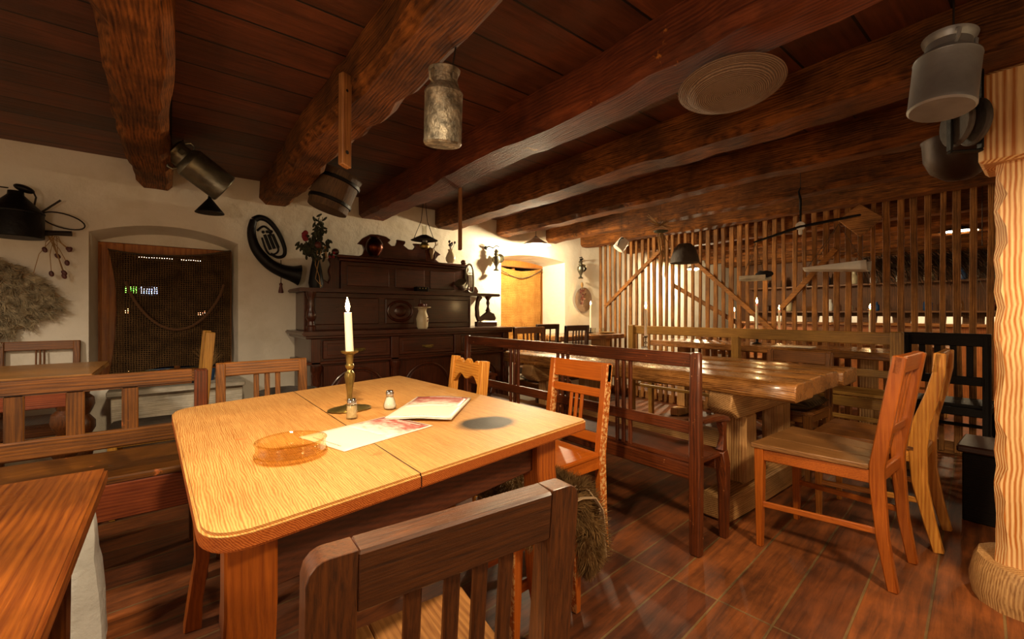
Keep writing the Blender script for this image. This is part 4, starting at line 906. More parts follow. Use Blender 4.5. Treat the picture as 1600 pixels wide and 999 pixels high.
# things on the dresser
single('copper_jug', MB().lathe([(.04, 0), (.06, .03), (.076, .07), (.072, .11), (.052, .145), (.036, .16), (.042, .17), (.034, .17), (.03, .155), (.001, .15)], 28), M_copper, 'round copper jug with bright highlight on top of the dresser, left of the skull', 'jug', (1.41, 3.745, 1.60))
k_ = thing('skull_trophy', 'small deer skull with antlers on top of the dresser', 'skull', (1.98, 3.77, 1.60))
obj('mount', MB().prism([(-.05, 0), (.05, 0), (.06, .08), (.04, .13), (-.04, .13), (-.06, .08)], .015, 'xz', .02, .004), W_dress('z'), k_)
obj('skull', MB().lathe([(.006, .02), (.012, .035), (.014, .06), (.024, .085), (.026, .10), (.016, .12), (.002, .125)], 14, Matrix.Translation((0, -.012, 0))), M_bone, k_)
for s in (-1, 1):
    m = MB().tube([(s*.012, -.01, .115), (s*.03, -.012, .135), (s*.045, -.01, .165), (s*.042, -.01, .20)], [.006, .006, .005, .002], 7).tube([(s*.036, -.01, .148), (s*.06, -.016, .165), (s*.065, -.016, .185)], [.005, .004, .0015], 7).tube([(s*.044, -.01, .17), (s*.028, -.014, .19)], [.004, .0015], 6)
    obj('antler', m, M_bone, k_)
v_ = thing('vase', 'cream vase of dried poppy heads on the right of the dresser top', 'vase', (2.20, 3.78, 1.60))
obj('body', MB().lathe([(.03, 0), (.045, .02), (.05, .05), (.035, .09), (.022, .115), (.028, .135), (.022, .133), (.018, .11), (.001, .09)], 22), M_cream, v_)
rr = random.Random(4); m = MB()
for i in range(11):
    a = rr.uniform(0, 2*PI); r_ = rr.uniform(.01, .05); h = rr.uniform(.17, .215); m.tube([(0, 0, .11), (r_*.5*math.cos(a), r_*.5*math.sin(a), .15), (r_*math.cos(a), r_*math.sin(a), h)], .002, 5).ball((r_*math.cos(a), r_*math.sin(a), h), .011, 8, (1, 1, 1.2))
obj('dried_poppies', m, M_tub, v_)
v_ = thing('vase', 'cream vase with a painted flower and flat lid on the dresser worktop', 'vase', (1.80, 3.60, .956))
obj('body', MB().lathe([(.04, 0), (.05, .015), (.052, .05), (.056, .09), (.045, .13), (.035, .155), (.038, .175), (.045, .185), (.001, .18)], 26), M_cream, v_)
obj('plate', MB().lathe([(.04, .184), (.078, .192), (.078, .196), (.001, .192)], 26), M_cream, v_)
m = MB()
for i in range(7): m.ball((rr.uniform(-.04, .04), rr.uniform(-.03, .03), .21), .018, 8)
obj('dried_fruit', m, M_chili, v_)
obj('painted_flower', MB().ball((.022, -.044, .075), .014, 8, (1, .4, 1.3)).ball((.03, -.043, .10), .008, 8, (1, .5, 1)), M_red, v_)
x_ = thing('trinket_box', 'small black studded box on the dresser shelf', 'box', (1.86, 3.745, 1.30))
obj('body', MB().b2((-.06, -.035, 0), (.06, .035, .045), .004), W_blk('x'), x_)
obj('studs', MB().ball((-.03, -.036, .03), .004, 6).ball((0, -.036, .03), .004, 6).ball((.03, -.036, .03), .004, 6), M_brass, x_)
# brass horn on the shelf
h_ = thing('brass_horn', 'coiled silver-brass horn with valves leaning on the right of the dresser shelf', 'horn', (2.47, 3.85, 1.30))
loop = [(.0+.045*math.cos(a)-.0, 0, .24+.07*math.sin(a)) for a in [PI*k/12 for k in range(13)]]
obj('tubing', MB().tube([(.045, 0, .04), (.048, 0, .14)]+loop+[(-.045, 0, .16), (-.04, 0, .09)], [.012]*2+[.011]*13+[.012, .014], 10), M_tin, h_)
obj('bell', MB().tube([(-.04, 0, .09), (-.06, -.02, .06), (-.10, -.04, .05), (-.135, -.06, .075), (-.16, -.075, .11)], [.014, .018, .026, .042, .065], 18), M_tin, h_)
for i in range(3): obj('valve', MB().tube([(-.018+i*.018, -.012, .07), (-.015+i*.018, -.012, .20)], .0075, 8).ball((-.015+i*.018, -.012, .215), .008, 8), M_silver, h_)
obj('lower_bow', MB().tube([(.045, 0, .04), (.035, 0, .018), (.012, 0, .012), (-.02, 0, .03)], .011, 8), M_tin, h_)

# bouquet in dark vase
v_ = thing('bouquet', 'tall arrangement of dried red flowers and twigs at the left end of the dresser shelf', 'bouquet', (.955, 3.86, 1.30))
obj('vase', MB().lathe([(.05, 0), (.06, .05), (.045, .16), (.03, .24), (.035, .27), (.001, .25)], 18), M_iron, v_)
rr = random.Random(6); m = MB(); m2 = MB()
for i in range(30):
    a = rr.uniform(0, 2*PI); r_ = rr.uniform(.02, .18); h = rr.uniform(.36, .62) if r_ < .08 else rr.uniform(.26, .44); e = Vector((r_*math.cos(a), r_*.35*math.sin(a)-.03, h))
    m.tube([(0, 0, .25), e*.6+Vector((0, 0, .1)), e], .0025, 5)
    for q in range(7):
        c = (Vector((0, 0, .25))+(e-Vector((0, 0, .25)))*rr.uniform(.4, 1.0)); dv = Vector((rr.uniform(-1, 1), rr.uniform(-.5, .5), rr.uniform(-.4, 1))).normalized()
        m2.ball(c+dv*.025, .026, 6, (.4, .3, 1), (rr.uniform(-1, 1), rr.uniform(-1.3, 1.3), 0))
obj('stems', m, M_leaf, v_); obj('leaves', m2, M_leaf, v_)
m = MB()
for i in range(8): m.ball((-.08+rr.uniform(-.025, .025), -.05+rr.uniform(-.02, .02), .42+rr.uniform(-.03, .05)), .02, 8, (1, .7, 1))
for i in range(3): m.ball((.12+rr.uniform(-.03, .02), -.05, .30+rr.uniform(-.03, .03)), .012, 7)
obj('red_blossom', m, M_red, v_); obj('orange_blossom', MB().ball((.0, -.07, .36), .028, 12, (1, .5, 1)), M_chili, v_)
obj('straw_stems', MB().tube([(0, -.05, .33), (-.02, -.055, .2), (.01, -.06, .1), (.02, -.06, .01)], .003, 5).tube([(.03, -.05, .33), (.0, -.06, .2), (-.02, -.06, .08), (.03, -.06, .02)], .003, 5).tube([(.06, -.04, .36), (.07, -.05, .26)], .008, 6), M_straw, v_)

# ------------------------------------------------------------------ wall objects
# sheepskin
sk = thing('sheepskin', 'pale grey-brown shaggy sheepskin hanging on the left wall', 'sheepskin', (-.935, 4.085, 1.165))
rr = random.Random(12)
out = [(-.34, .10), (-.25, .22), (-.10, .27), (.06, .285), (.20, .22), (.30, .12), (.375, .03), (.36, -.04), (.29, -.10), (.18, -.17), (.08, -.24), (-.02, -.30), (-.15, -.31), (-.25, -.24), (-.32, -.12), (-.37, 0)]
obj('hide', MB().prism(out, .012, 'xz', -.006, .002), M_skin, sk)
def inside(x, y):
    c = False
    for i in range(len(out)):
        (x1, y1), (x2, y2) = out[i-1], out[i]
        if (y1 > y) != (y2 > y) and x < (x2-x1)*(y-y1)/(y2-y1)+x1: c = not c
    return c
pts = []
while len(pts) < 9000:
    x, z = rr.uniform(-.38, .38), rr.uniform(-.32, .29)
    if inside(x, z): pts.append(((x, -.014-.02*rr.random(), z), Vector((0, -1, 0))))
def sdir(p, n, r):
    k = math.sin(p.x*61+p.z*37)*.6+math.sin(p.x*29-p.z*71)*.6; k2 = math.sin(p.x*47+p.z*53+1)*.7
    return Vector((.3+p.x*1.3+1.2*k, -.55, -.65+.9*k2)).normalized()
pl = []
for (p0, n0) in pts[:1500]:
    for k in range(7): pl.append(((p0[0]+rr.gauss(0, .005), p0[1], p0[2]+rr.gauss(0, .005)), n0))
obj('wool', fast_strands(pl, .062, .0034, sdir, rr, seg=5, curl=.9), M_fleece, sk, recalc=False)
# lantern / oil can on the wall
l_ = thing('oil_can', 'black conical oil can with wire handle hanging on the left wall', 'can', (-.745, 3.955, 1.56))
obj('body', MB().lathe([(.118, 0), (.122, .004), (.122, .155), (.118, .165), (.05, .245), (.036, .262), (.034, .285), (.001, .285)], 32), M_iron, l_)
obj('rim', MB().lathe([(.124, .150), (.126, .156), (.124, .162), (.118, .156)], 32), M_iron, l_)
obj('lid', MB().ball((.035, 0, .305), .04, 16, (1.2, 1, .55), (0, .35, 0)), M_iron, l_)
obj('handle', MB().tube([(-.085, 0, .18), (-.09, 0, .28), (-.085, 0, .30), (-.03, 0, .30)], .004, 6), M_wire, l_)
obj('bail', MB().tube([(.075, 0, .19), (.085, 0, .26), (.07, 0, .30)], .005, 6), M_wire, l_)
r_ = thing('whip', 'dark coiled wire loop and stick hanging beside the black oil can', 'wire loop', (-.62, 4.03, 1.70))
obj('loop', MB().tube([(.0+.10*math.cos(a)+.07, -.02*math.sin(a), .045*math.sin(a)-.02*math.cos(a)) for a in [2*PI*k/24 for k in range(24)]], .0045, 6, loop=True), M_wire, r_)
obj('stick', MB().tube([(-.04, 0, .03), (.06, -.02, .13)], .006, 6), M_wire, r_)
obj('grip', MB().tube([(-.03, 0, -.09), (.03, -.01, -.085), (.11, -.01, -.08)], [.02, .016, .017], 8), M_wire, r_)
p_ = thing('dried_plant', 'dried seed-pod twigs hanging under the black oil can', 'dried plant', (-.62, 4.06, 1.60))
m = MB(); m2 = MB(); rr = random.Random(15)
for i in range(12):
    x = rr.uniform(-.1, .1); z = -rr.uniform(.08, .26); m.tube([(rr.uniform(-.02, .05), -.01, 0), (x*.6, -.03, z*.5), (x, -.02, z)], .002, 5); 
    if i < 8: m2.ball((x, -.02, z), .013, 7, (1, .8, 1.5), (0, rr.uniform(-1, 1), 0))
obj('twigs', m, M_straw, p_); obj('pods', m2, M_chili, p_)
# baritone horn
hn = thing('baritone_horn', 'black oval baritone horn with tassel hanging on the wall beside the window', 'horn', (.50, 4.03, 1.62), rot=(0, 0, 0))
P = lambda u, v: (u, 0, v)
hx = lambda px, py: ((px-388)*.0052*.93, 0, (380-py)*.0052)
body = [(396, 345), (388, 360), (390, 375), (396, 388), (405, 399), (418, 409), (434, 418), (452, 423), (465, 420)]
body = [(393, 336), (390, 350), (391, 364), (396, 379), (405, 392), (418, 404), (434, 412), (450, 416), (463, 418)]
obj('bell_tube', MB().tube(smooth([hx(*q) for q in body]), lerpl([.026, .030, .034, .038, .042, .046, .052, .064, .090]), 18), M_iron, hn)
obj('loop', MB().tube(smooth([hx(*q) for q in [(393, 336), (402, 331), (414, 334), (426, 346), (435, 362), (440, 378), (438, 388), (428, 391), (418, 386)]]), lerpl([.026, .024, .022, .020, .018, .016, .014, .012, .011]), 12), M_iron, hn)
for i in range(3): obj('valve', MB().tube([hx(409+i*6, 357-i*1), hx(418+i*6, 380-i*2)], .012, 10).ball(hx(407+i*6, 353-i), .013, 8), M_iron, hn)
obj('valve_tubing', MB().tube(smooth([hx(405, 362), hx(412, 382), hx(420, 388), hx(430, 380), hx(424, 362), hx(415, 352)]), .008, 8).tube(smooth([hx(398, 352), hx(408, 344), hx(420, 352)]), .009, 8), M_iron, hn)
tz = thing('tassel', 'dark cord with tassel hanging from the baritone horn', 'tassel', (.72, 4.02, 1.35))
obj('cord', MB().tube([(0, 0, .19), (.003, 0, .1), (0, 0, 0)], .0035, 6), M_string, tz); obj('fringe', MB().lathe([(.006, 0), (.014, -.01), (.01, -.025), (.02, -.075), (.018, -.085), (.001, -.085)], 12), M_chili, tz)

# net over the window
m = MB(); v = []; f = []; NX, NZ = 40, 40
for j in range(NZ+1):
    for i in range(NX+1):
        u, q = i/NX, j/NZ
        sag = .055*(1-(2*u-1)**2)*(1-q)
        x = -.355+.745*u+ .045*math.sin(q*PI)*(1-u)*1.0
        z = 1.56+.055*u-sag*.8-q*(.915-.0*u)+.015*math.sin(u*9+q*4)*q
        yy = 4.27+.012*math.sin(u*11+q*7)+.02*math.sin(q*9-u*3)*q
        v.append((x, yy-.02*math.exp(-((q-(.72-1.3*(u-.5)**2))/.03)**2), z))
f = [(j*(NX+1)+i, j*(NX+1)+i+1, (j+1)*(NX+1)+i+1, (j+1)*(NX+1)+i) for j in range(NZ) for i in range(NX)]
M_swag = flatm('swag_rope', '#5c3c1e', .9)
ne = thing('net_curtain', 'dark brown fishing net sagging across the left window', 'net', (0, 0, 0))
sh_ = obj('net', MB().faces(v, f), M_net, ne, ang=180)
obj('hem_rope', MB().tube([v[i] for i in range(NX+1)], .006, 6), M_string, ne)
obj('swag_rope', MB().tube([(-.26+.60*k/24, 4.225, 1.33-.36*(1-(2*(k/24)-1)**2)**.8) for k in range(25)], .010, 7), M_swag, ne)
obj('nail', MB().tube([(-.355, 4.24, 1.56), (-.355, 4.39, 1.56)], .004, 6), M_wire, ne); obj('nail', MB().tube([(.385, 4.24, 1.612), (.385, 4.39, 1.612)], .004, 6), M_wire, ne)
# lights outside the window
for nm, mt, loc, d, lb, cat in (('neon_sign', M_green, (-.62, 9.0, 1.46), (.42, .04, .09), 'small green light outside, seen through the net', 'light'), ('cold_lamp', M_bluew, (-.28, 9.0, 1.45), (.22, .04, .11), 'small bluish-white light outside, right of the green one', 'light'),
        ('strip_light', M_tubel, (0.0, 7.0, 1.785), (.62, .05, .02), 'long thin white strip light outside at the top edge of the net', 'light')):
    o_ = thing(nm, lb, cat, loc); obj('housing', MB().b2((-d[0]/2-.02, .0, -d[2]/2-.02), (d[0]/2+.02, .05, d[2]/2+.02)), M_iron, o_); obj('diffuser', MB().b2((-d[0]/2, -d[1], -d[2]/2), (d[0]/2, -.002, d[2]/2), .01), mt, o_)
for x, z, lb in ((-.75, 1.14, 'orange street lamp outside, leftmost of four behind the net'), (-.55, 1.13, 'orange street lamp outside, second from left behind the net'), (.40, 1.08, 'orange street lamp outside, third from left behind the net'), (.47, 1.09, 'orange street lamp outside, rightmost of four behind the net')):
    o_ = thing('street_lamp', lb, 'lamp', (x, 9.2, z), 0, 'street lamps outside'); obj('bulb', MB().ball((0, 0, 0), .035, 12), M_warml, o_); obj('pole', MB().tube([(0, .06, .05), (0, .06, -1.0)], .012, 6), M_iron, o_)

# burlap in window 2
v = []; NX, NZ = 24, 30
for j in range(NZ+1):
    for i in range(NX+1):
        u, q = i/NX, j/NZ
        v.append((3.24+.745*u+.008*math.sin(q*17)*(u > .9), 4.40+.012*math.sin(u*14)+.006*math.sin(q*20+u*5), 1.70-q*1.0-.05*math.sin(u*PI)*(1-q)**6))
f = [(j*(NX+1)+i, j*(NX+1)+i+1, (j+1)*(NX+1)+i+1, (j+1)*(NX+1)+i) for j in range(NZ) for i in range(NX)]
bu = thing('sackcloth', 'tan sackcloth hanging in the brightly lit window niche', 'cloth', (0, 0, 0))
obj('cloth', MB().faces(v, f), M_burlap, bu, ang=180)
obj('cord', MB().tube([(3.24+.745*k/16, 4.375, 1.66-.12*math.sin(PI*k/16)+.03*(k/16)) for k in range(17)], .006, 6), M_string, bu)
obj('hanging_rod', MB().tube([(3.2, 4.42, 1.705), (4.02, 4.42, 1.705)], .008, 8), W_stick('x'), bu)

def sconce(label, x, z, flip=1):
    s_ = thing('wall_lamp', label, 'lamp', (x, 4.09, z))
    obj('bracket', MB().tube([(-.10*flip, 0, .12), (-.08*flip, -.06, .14), (-.04*flip, -.08, .12), (-.01*flip, -.10, .15), (.03*flip, -.10, .14)], .007, 7).ball((-.09*flip, -.01, .125), .022, 10, (1, .5, 1)), M_iron, s_)
    obj('reservoir', MB().lathe([(.03, -.14), (.035, -.13), (.012, -.11), (.015, -.09), (.035, -.05), (.05, -.015), (.045, .02), (.02, .035), (.03, .05), (.03, .06), (.02, .07), (.03, .085), (.01, .11)], 18, Matrix.Translation((0, -.09, 0))), M_tin, s_)
    obj('reflector', MB().lathe([(.001, 0), (.035, .006), (.052, .02), (.055, .02), (.036, .0), (.001, -.006)], 22, Matrix.Translation((.065, -.06, .01)) @ Matrix.Rotation(PI/2, 4, 'X') @ Matrix.Rotation(-.5, 4, 'Y')), M_tin, s_)
sconce('ornate wall oil lamp with round reflector, between dresser and sackcloth window', 2.93, 1.72)
sconce('wall oil lamp with round reflector, right of the sackcloth window', 4.34, 1.70, -1)
s_ = single('straw_fan', MB().lathe([(.001, 0), (.08, .012), (.165, .018), (.17, .014), (.08, .004), (.001, -.008)], 40, Matrix.Rotation(PI/2, 4, 'X')), M_wicker, 'round straw mat on the wall behind the dried chilli string', 'mat', (4.47, 4.08, 1.28))
c_ = thing('chilli_string', 'string of dried dark red chillies hanging on the wall corner', 'chillies', (4.40, 4.03, 1.42))
obj('string', MB().tube([(0, 0, .1), (0, 0, -.14)], .003, 5), M_string, c_); m = MB(); rr = random.Random(9)
for i in range(34): m.ball((rr.uniform(-.035, .035), rr.uniform(-.03, .01), rr.uniform(-.2, .0)), .014, 6, (.6, .6, 1.4), (rr.uniform(-1, 1), rr.uniform(-1, 1), 0))
obj('chillies', m, M_chili, c_)
obj('bow', MB().ball((0, 0, .06), .03, 8, (.8, .5, 1.3)), M_straw, c_)

# ------------------------------------------------------------------ hanging things
def milkcan(label, loc, rot, r=.075, h=.27, mat=M_tin, hang=None, lid=True):
    c = thing('milk_can', label, 'milk can', loc, rot=rot)
    pr = [(r*.93, 0), (r, .006), (r, h*.06), (r*.985, h*.07), (r*.985, h*.66), (r, h*.67), (r*.98, h*.69), (r*.70, h*.78), (r*.68, h*.88), (r*.78, h*.93), (r*.8, h*.95)]
    if lid: pr += [(r*.82, h*.97), (r*.6, h*1.0), (r*.2, h*1.01), (.001, h*1.01)]
    else: pr += [(r*.72, h*.95), (r*.6, h*.88), (.001, h*.86)]
    obj('body', MB().lathe(pr, 36), mat, c)
    for s in (-1, 1): obj('handle', MB().tube([(s*r*.70, 0, h*.74), (s*r*1.0, 0, h*.78), (s*r*1.05, 0, h*.86), (s*r*.78, 0, h*.92)], r*.06, 8), mat, c)
    obj('clasp', MB().box((0, -r*.74, h*.86), (r*.35, r*.12, h*.09), .003), mat, c)
    return c
def hangwire(label, pts, r=.0015): return single('hanging_wire', MB().tube(pts, r, 5), M_wire, label, 'wire')
milkcan('stained old milk can hanging beside the beam in the upper middle', (.745, 1.335, 1.685), (.12, -.09, .3), .066, .255, M_tinrust)
hangwire('wire holding the stained milk can to the ceiling', [(.765, 1.30, 1.95), (.80, 1.29, 2.19)], .003)
milkcan('tin milk can hanging tilted right of the leftmost beam', (.285, 3.45, 1.925), (0, -.98, .15), .100, .345, M_tin)
hangwire('wire holding the tilted milk can to the ceiling', [(.08, 3.42, 2.07), (.06, 3.42, 2.19)], .003)
milkcan('grey zinc milk can hanging near the pine post', (2.06, .25, 1.79), (.12, .12, .4), .088, .265, M_alu)
hangwire('wire holding the zinc milk can to the ceiling', [(2.07, .22, 2.06), (2.07, .22, 2.19)], .003)
fu = thing('funnel', 'small dark tin funnel hanging below the tilted milk can', 'funnel', (.21, 3.62, 1.785))
obj('cone', MB().lathe([(.085, 0), (.085, .004), (.012, .10), (.008, .13), (.006, .13), (.010, .098), (.08, .004)], 28), M_iron, fu)
obj('cord', MB().tube([(0, 0, .12), (-.01, 0, .22), (-.02, 0, .36)], .002, 5), M_wire, fu)
bk = thing('wooden_bucket', 'old staved wooden bucket hanging upside from the ceiling above the dresser', 'bucket', (.87, 3.22, 1.83), rot=(.1, .30, 0))
obj('staves', MB().lathe([(.13, 0), (.135, .004), (.155, .26), (.16, .27), (.145, .27), (.12, .02), (.001, .02)], 20, flute=.008), W_bucket('z'), bk)
for z in (.05, .2): obj('hoop', MB().lathe([(.137+z*.09, z), (.142+z*.09, z+.003), (.1425+z*.09, z+.022), (.138+z*.09, z+.025)], 28), M_iron, bk)
obj('ear', MB().box((-.145, 0, .29), (.02, .05, .08)), W_bucket('z'), bk)
m = MB().prism([(-.022, -.35), (.022, -.36), (.024, .02), (-.02, .02)], .03, 'yz', 0, .003)
hp = thing('hanging_batten', 'wooden batten with a round hole hanging from the second beam', 'batten', (.555, 1.80, 2.05), rz=-1.2)
obj('board', m, W_stick('z'), hp); obj('hole', MB().tube([(-.0155, .0, -.30), (.0155, .0, -.30)], .008, 14), M_rubber, hp); obj('nail', MB().tube([(-.02, 0, -.05), (.0155, 0, -.05)], .006, 8), M_iron, hp)
single('hanging_batten', MB().prism([(-.02, -.45), (.02, -.45), (.02, .0), (-.02, .0)], .025, 'yz', 0, .004), W_stick('z'), 'plain wooden batten hanging above the right end of the dresser', 'batten', (1.645, 2.69, 2.005), rz=-.4)
ty = single('straw_tray', MB().lathe([(a_*.9, b_) for a_, b_ in [(.001, .0), (.06, -.006), (.13, -.008), (.15, -.004), (.165, .012), (.2, .014), (.208, .006), (.2, -.0), (.17, -.005), (.155, -.022), (.13, -.03), (.06, -.026), (.001, -.02)][::-1]], 64), M_wicker, 'round coiled straw tray fixed flat under the beams', 'tray', (1.69, .785, 1.965), rot=(-.06, .10, 0))
# pulley wheels and copper pot by the post
pw = thing('pulley', 'pair of dark wooden pulley wheels hanging by the pine post', 'pulley', (2.30, .215, 1.80), rz=.65)
for y in (-.025, .025): obj('wheel', MB().lathe([(.001, -.01), (.075, -.01), (.082, -.004), (.082, .004), (.075, .01), (.001, .01)], 30, Matrix.Translation((0, y, 0)) @ Matrix.Rotation(PI/2, 4, 'X')), M_tub, pw)
obj('strap', MB().b2((-.014, -.05, -.1), (.014, -.042, .19)).b2((-.014, .042, -.1), (.014, .05, .19)).b2((-.014, -.05, -.11), (.014, .05, -.1)), M_iron, pw)
M_dkcop = flatm('dull_pot', '#3a2416', .5, .5, .2, 20, .4)
cp = thing('hanging_pot', 'big dark round-bottomed pot hanging beside the pine post', 'pot', (2.90, .29, 1.72))
obj('bowl', MB().lathe([(.001, 0), (.05, .01), (.10, .05), (.125, .11), (.13, .19), (.135, .2), (.122, .2), (.115, .11), (.09, .06), (.001, .02)], 32), M_dkcop, cp)
obj('bail', MB().tube([(-.128, 0, .19), (-.11, 0, .27), (0, 0, .33), (.11, 0, .27), (.128, 0, .19)], .006, 8), M_iron, cp)
# oil lamp with flat shade over the dresser
ol = thing('hanging_oil_lamp', 'small dark hanging oil lamp with a flat shade over the dresser crest', 'lamp', (1.78, 3.52, 1.72))
obj('shade', MB().lathe([(.115, .03), (.12, .028), (.06, .06), (.03, .075), (.028, .07), (.055, .053)], 30), M_iron, ol)
obj('chimney', MB().lathe([(.018, -.0), (.028, .03), (.022, .07), (.02, .16), (.018, .16), (.02, .07), (.026, .03), (.016, 0)], 20), M_glass, ol)
obj('burner', MB().lathe([(.02, -.05), (.04, -.04), (.045, -.02), (.03, .0), (.02, .01), (.001, .01)], 20), M_brass, ol)
obj('chain', MB().tube([(-.10, 0, .035), (-.03, 0, .20), (0, 0, .465)], .003, 5).tube([(.10, 0, .035), (.03, 0, .20), (0, 0, .465)], .003, 5), M_wire, ol)
# watering can / enamel jug
wc = thing('enamel_jug', 'white enamel jug hanging tilted in front of the slat partition', 'jug', (3.74, 2.87, 1.82), rot=(.55, .35, .4))
obj('body', MB().lathe([(.055, -.06), (.062, -.055), (.055, .05), (.05, .065), (.045, .065), (.05, -.05), (.001, -.05)], 24), M_white, wc)
obj('spout', MB().tube([(.05, 0, -.03), (.09, 0, .03), (.11, 0, .07)], [.014, .011, .02], 10), M_white, wc)
obj('handle', MB().tube([(-.055, 0, -.04), (-.09, 0, 0), (-.085, 0, .04), (-.05, 0, .055)], .006, 8), M_iron, wc)
hangwire('wire holding the white enamel jug', [(3.74, 2.87, 1.88), (3.745, 2.87, 2.19)])
# straw star
st = thing('straw_star', 'dried straw star with dangling ribbons hanging from the beam', 'star', (3.52, 2.26, 1.90))
m = MB(); rr = random.Random(2)
for i in range(34):
    a = rr.uniform(0, 2*PI); e = rr.uniform(-.5, .8); L = rr.uniform(.08, .16); m.tube([(0, 0, 0), (L*math.cos(a)*math.cos(e), L*math.sin(a)*math.cos(e), L*math.sin(e))], [.004, .0015], 5)
obj('spikes', m, M_straw, st)
m = MB()
for i in range(9):
    x, y = rr.uniform(-.05, .05), rr.uniform(-.05, .05); L = rr.uniform(.15, .42); m.sweep([(x*.2, y*.2, -.06), (x, y, -.06-L*.3), (x*.7+.01, y, -.06-L*.65), (x+.015, y*.8, -.06-L)], [(.010, .002)]*4, bev=0)
obj('ribbons', m, M_straw, st); obj('crown', MB().lathe([(.02, -.07), (.06, -.06), (.065, -.05), (.02, -.04)], 16), M_leaf, st)
obj('cord', MB().tube([(0, 0, 0), (0, 0, .288)], .0015, 5), M_string, st)
# dark felt hat shape
ht = thing('felt_hood', 'dark grey hood-shaped felt hat hanging in front of the bright gap', 'hat', (4.05, 2.33, 1.60))
obj('crown', MB().lathe([(.001, .20), (.06, .19), (.10, .15), (.13, .05), (.14, .0), (.135, .0), (.09, .14), (.001, .185)], 28), M_tub, ht)
obj('cord', MB().tube([(0, 0, .19), (0, 0, .588)], .0015, 5), M_string, ht)
# balance scale
bs = thing('balance_beam', 'black iron balance beam with hook hanging from the ceiling', 'scale', (3.70, 1.20, 1.75))
obj('hook', MB().tube([(0, 0, .02), (0, 0, .20), (.0, .012, .26), (0, 0, .29)], [.007, .009, .007, .005], 8), M_iron, bs)
obj('beam', MB().tube([(0, .33, -.08), (0, 0, -.005), (0, -.36, .02)], [.008, .012, .008], 8), M_iron, bs)
obj('eye', MB().lathe([(.018, -.008), (.032, -.008), (.032, .008), (.018, .008)], 18, Matrix.Rotation(PI/2, 4, 'Y')).box((0, 0, -.045), (.014, .025, .04)), M_white, bs)
obj('cord', MB().tube([(0, 0, .28), (0, 0, .438)], .002, 5), M_iron, bs)
pn = thing('scale_pan', 'shallow pale metal trough hanging from strings at the right end of the balance beam', 'pan', (3.72, .99, 1.40))
m = MB(); rings = []
for k in range(11):
    y = .19-.38*k/10; s = .5+.5*math.sin(PI*min(1, .15+.85*k/10)); d = .012+.03*(k/10)
    rings.append([(-.07*(.55+.45*k/10), y, .035+.02*k/10), (-.055*(.55+.45*k/10), y, .035-d), (0, y, .02-d), (.055*(.55+.45*k/10), y, .035-d), (.07*(.55+.45*k/10), y, .035+.02*k/10)])
m.rings(rings, closed=False, cap=False); o_ = obj('trough', m, M_white, pn); mo = o_.modifiers.new('s', 'SOLIDIFY'); mo.thickness = .003
m = MB()
for a in ((-.05, .15, .04), (.05, .15, .04), (.0, -.16, .055)): m.tube([a, (0, -.02, .33)], .002, 5)
obj('strings', m, M_string, pn)
pn = thing('scale_pan', 'small wooden tray with a dark lump, hanging at the left end of the balance beam', 'pan', (3.70, 1.52, 1.36))
obj('tray', MB().b2((-.06, -.10, 0), (.06, .10, .008), .002).b2((-.06, -.10, .008), (-.052, .10, .04)).b2((.052, -.10, .008), (.06, .10, .04)).b2((-.052, .092, .008), (.052, .10, .04)), W_grey('y'), pn)
obj('lump', MB().ball((0, -.07, .045), .045, 10, (1, 1.4, .6)).jitter(.012, 30), M_rubber, pn)
m = MB()
for a in ((-.05, .08, .01), (.05, .08, .01), (.0, -.08, .01)): m.tube([a, (0, 0, .30)], .002, 5)
obj('strings', m, M_string, pn)
db = single('hanging_board', MB().prism([(-.13, 0), (0, -.12), (.13, .02), (.0, .12)], .02, 'yz', 0, .004), W_slat('y'), 'brown diamond-shaped board hanging above the pale trough', 'board', (3.86, .88, 1.76))

# ------------------------------------------------------------------ bulb lamps
def bulb(label, loc, en, col=(1, .80, .50)):
    t = thing('ceiling_lamp', label, 'lamp', loc)
    obj('shade', MB().lathe([(.17, -.03), (.172, -.026), (.06, .03), (.03, .06), (.001, .064), (.001, .058), (.028, .054), (.16, -.028)], 36), M_white, t)
    obj('socket', MB().lathe([(.02, .0), (.02, .07), (.001, .07)], 14), M_iron, t)
    obj('bulb', MB().ball((0, 0, -.025), .03, 14), M_bulb, t)
    obj('cord', MB().tube([(0, 0, .07), (0, 0, CZ-loc[2]-.001)], .004, 6), M_wire, t)
    l = bpy.data.lights.new('bulb_light', 'POINT'); l.energy = en; l.color = col; l.shadow_soft_size = .04
    lo = bpy.data.objects.new('bulb_light', l); COL.objects.link(lo); lo.location = (0, 0, -.068); lo.parent = t
bulb('bright bare bulb under a flat shade by the sackcloth window', (3.27, 3.70, 1.90), 66)
bulb('bright bulb under a flat shade in the back room, behind the slats', (6.5, 3.55, 1.82), 55)
# hanging lamp further back
hl = thing('hanging_lamp', 'wide flat hanging lamp glowing in the back room near the pine post', 'lamp', (7.0, .70, 2.02))
obj('shade', MB().lathe([(.17, 0), (.175, .004), (.08, .04), (.03, .06), (.001, .062)], 30), M_iron, hl); obj('diffuser', MB().lathe([(.15, .002), (.15, -.004), (.001, -.004)], 30), M_lampin, hl)
obj('cord', MB().tube([(0, 0, .06), (0, 0, .169)], .004, 5), M_wire, hl)
def plight(name, loc, en, col, size=.06, spot=None, rot=(0, 0, 0), blend=.6):
    l = bpy.data.lights.new(name, 'SPOT' if spot else 'POINT'); l.energy = en; l.color = col; l.shadow_soft_size = size
    if spot: l.spot_size = spot; l.spot_blend = blend
    o = bpy.data.objects.new(name, l); COL.objects.link(o); o.location = loc; o.rotation_euler = rot; return o
KEYC = (1, .77, .49)
plight('room_lamp', (.15, .72, 1.93), 62, KEYC, .06, math.radians(168), blend=.5)
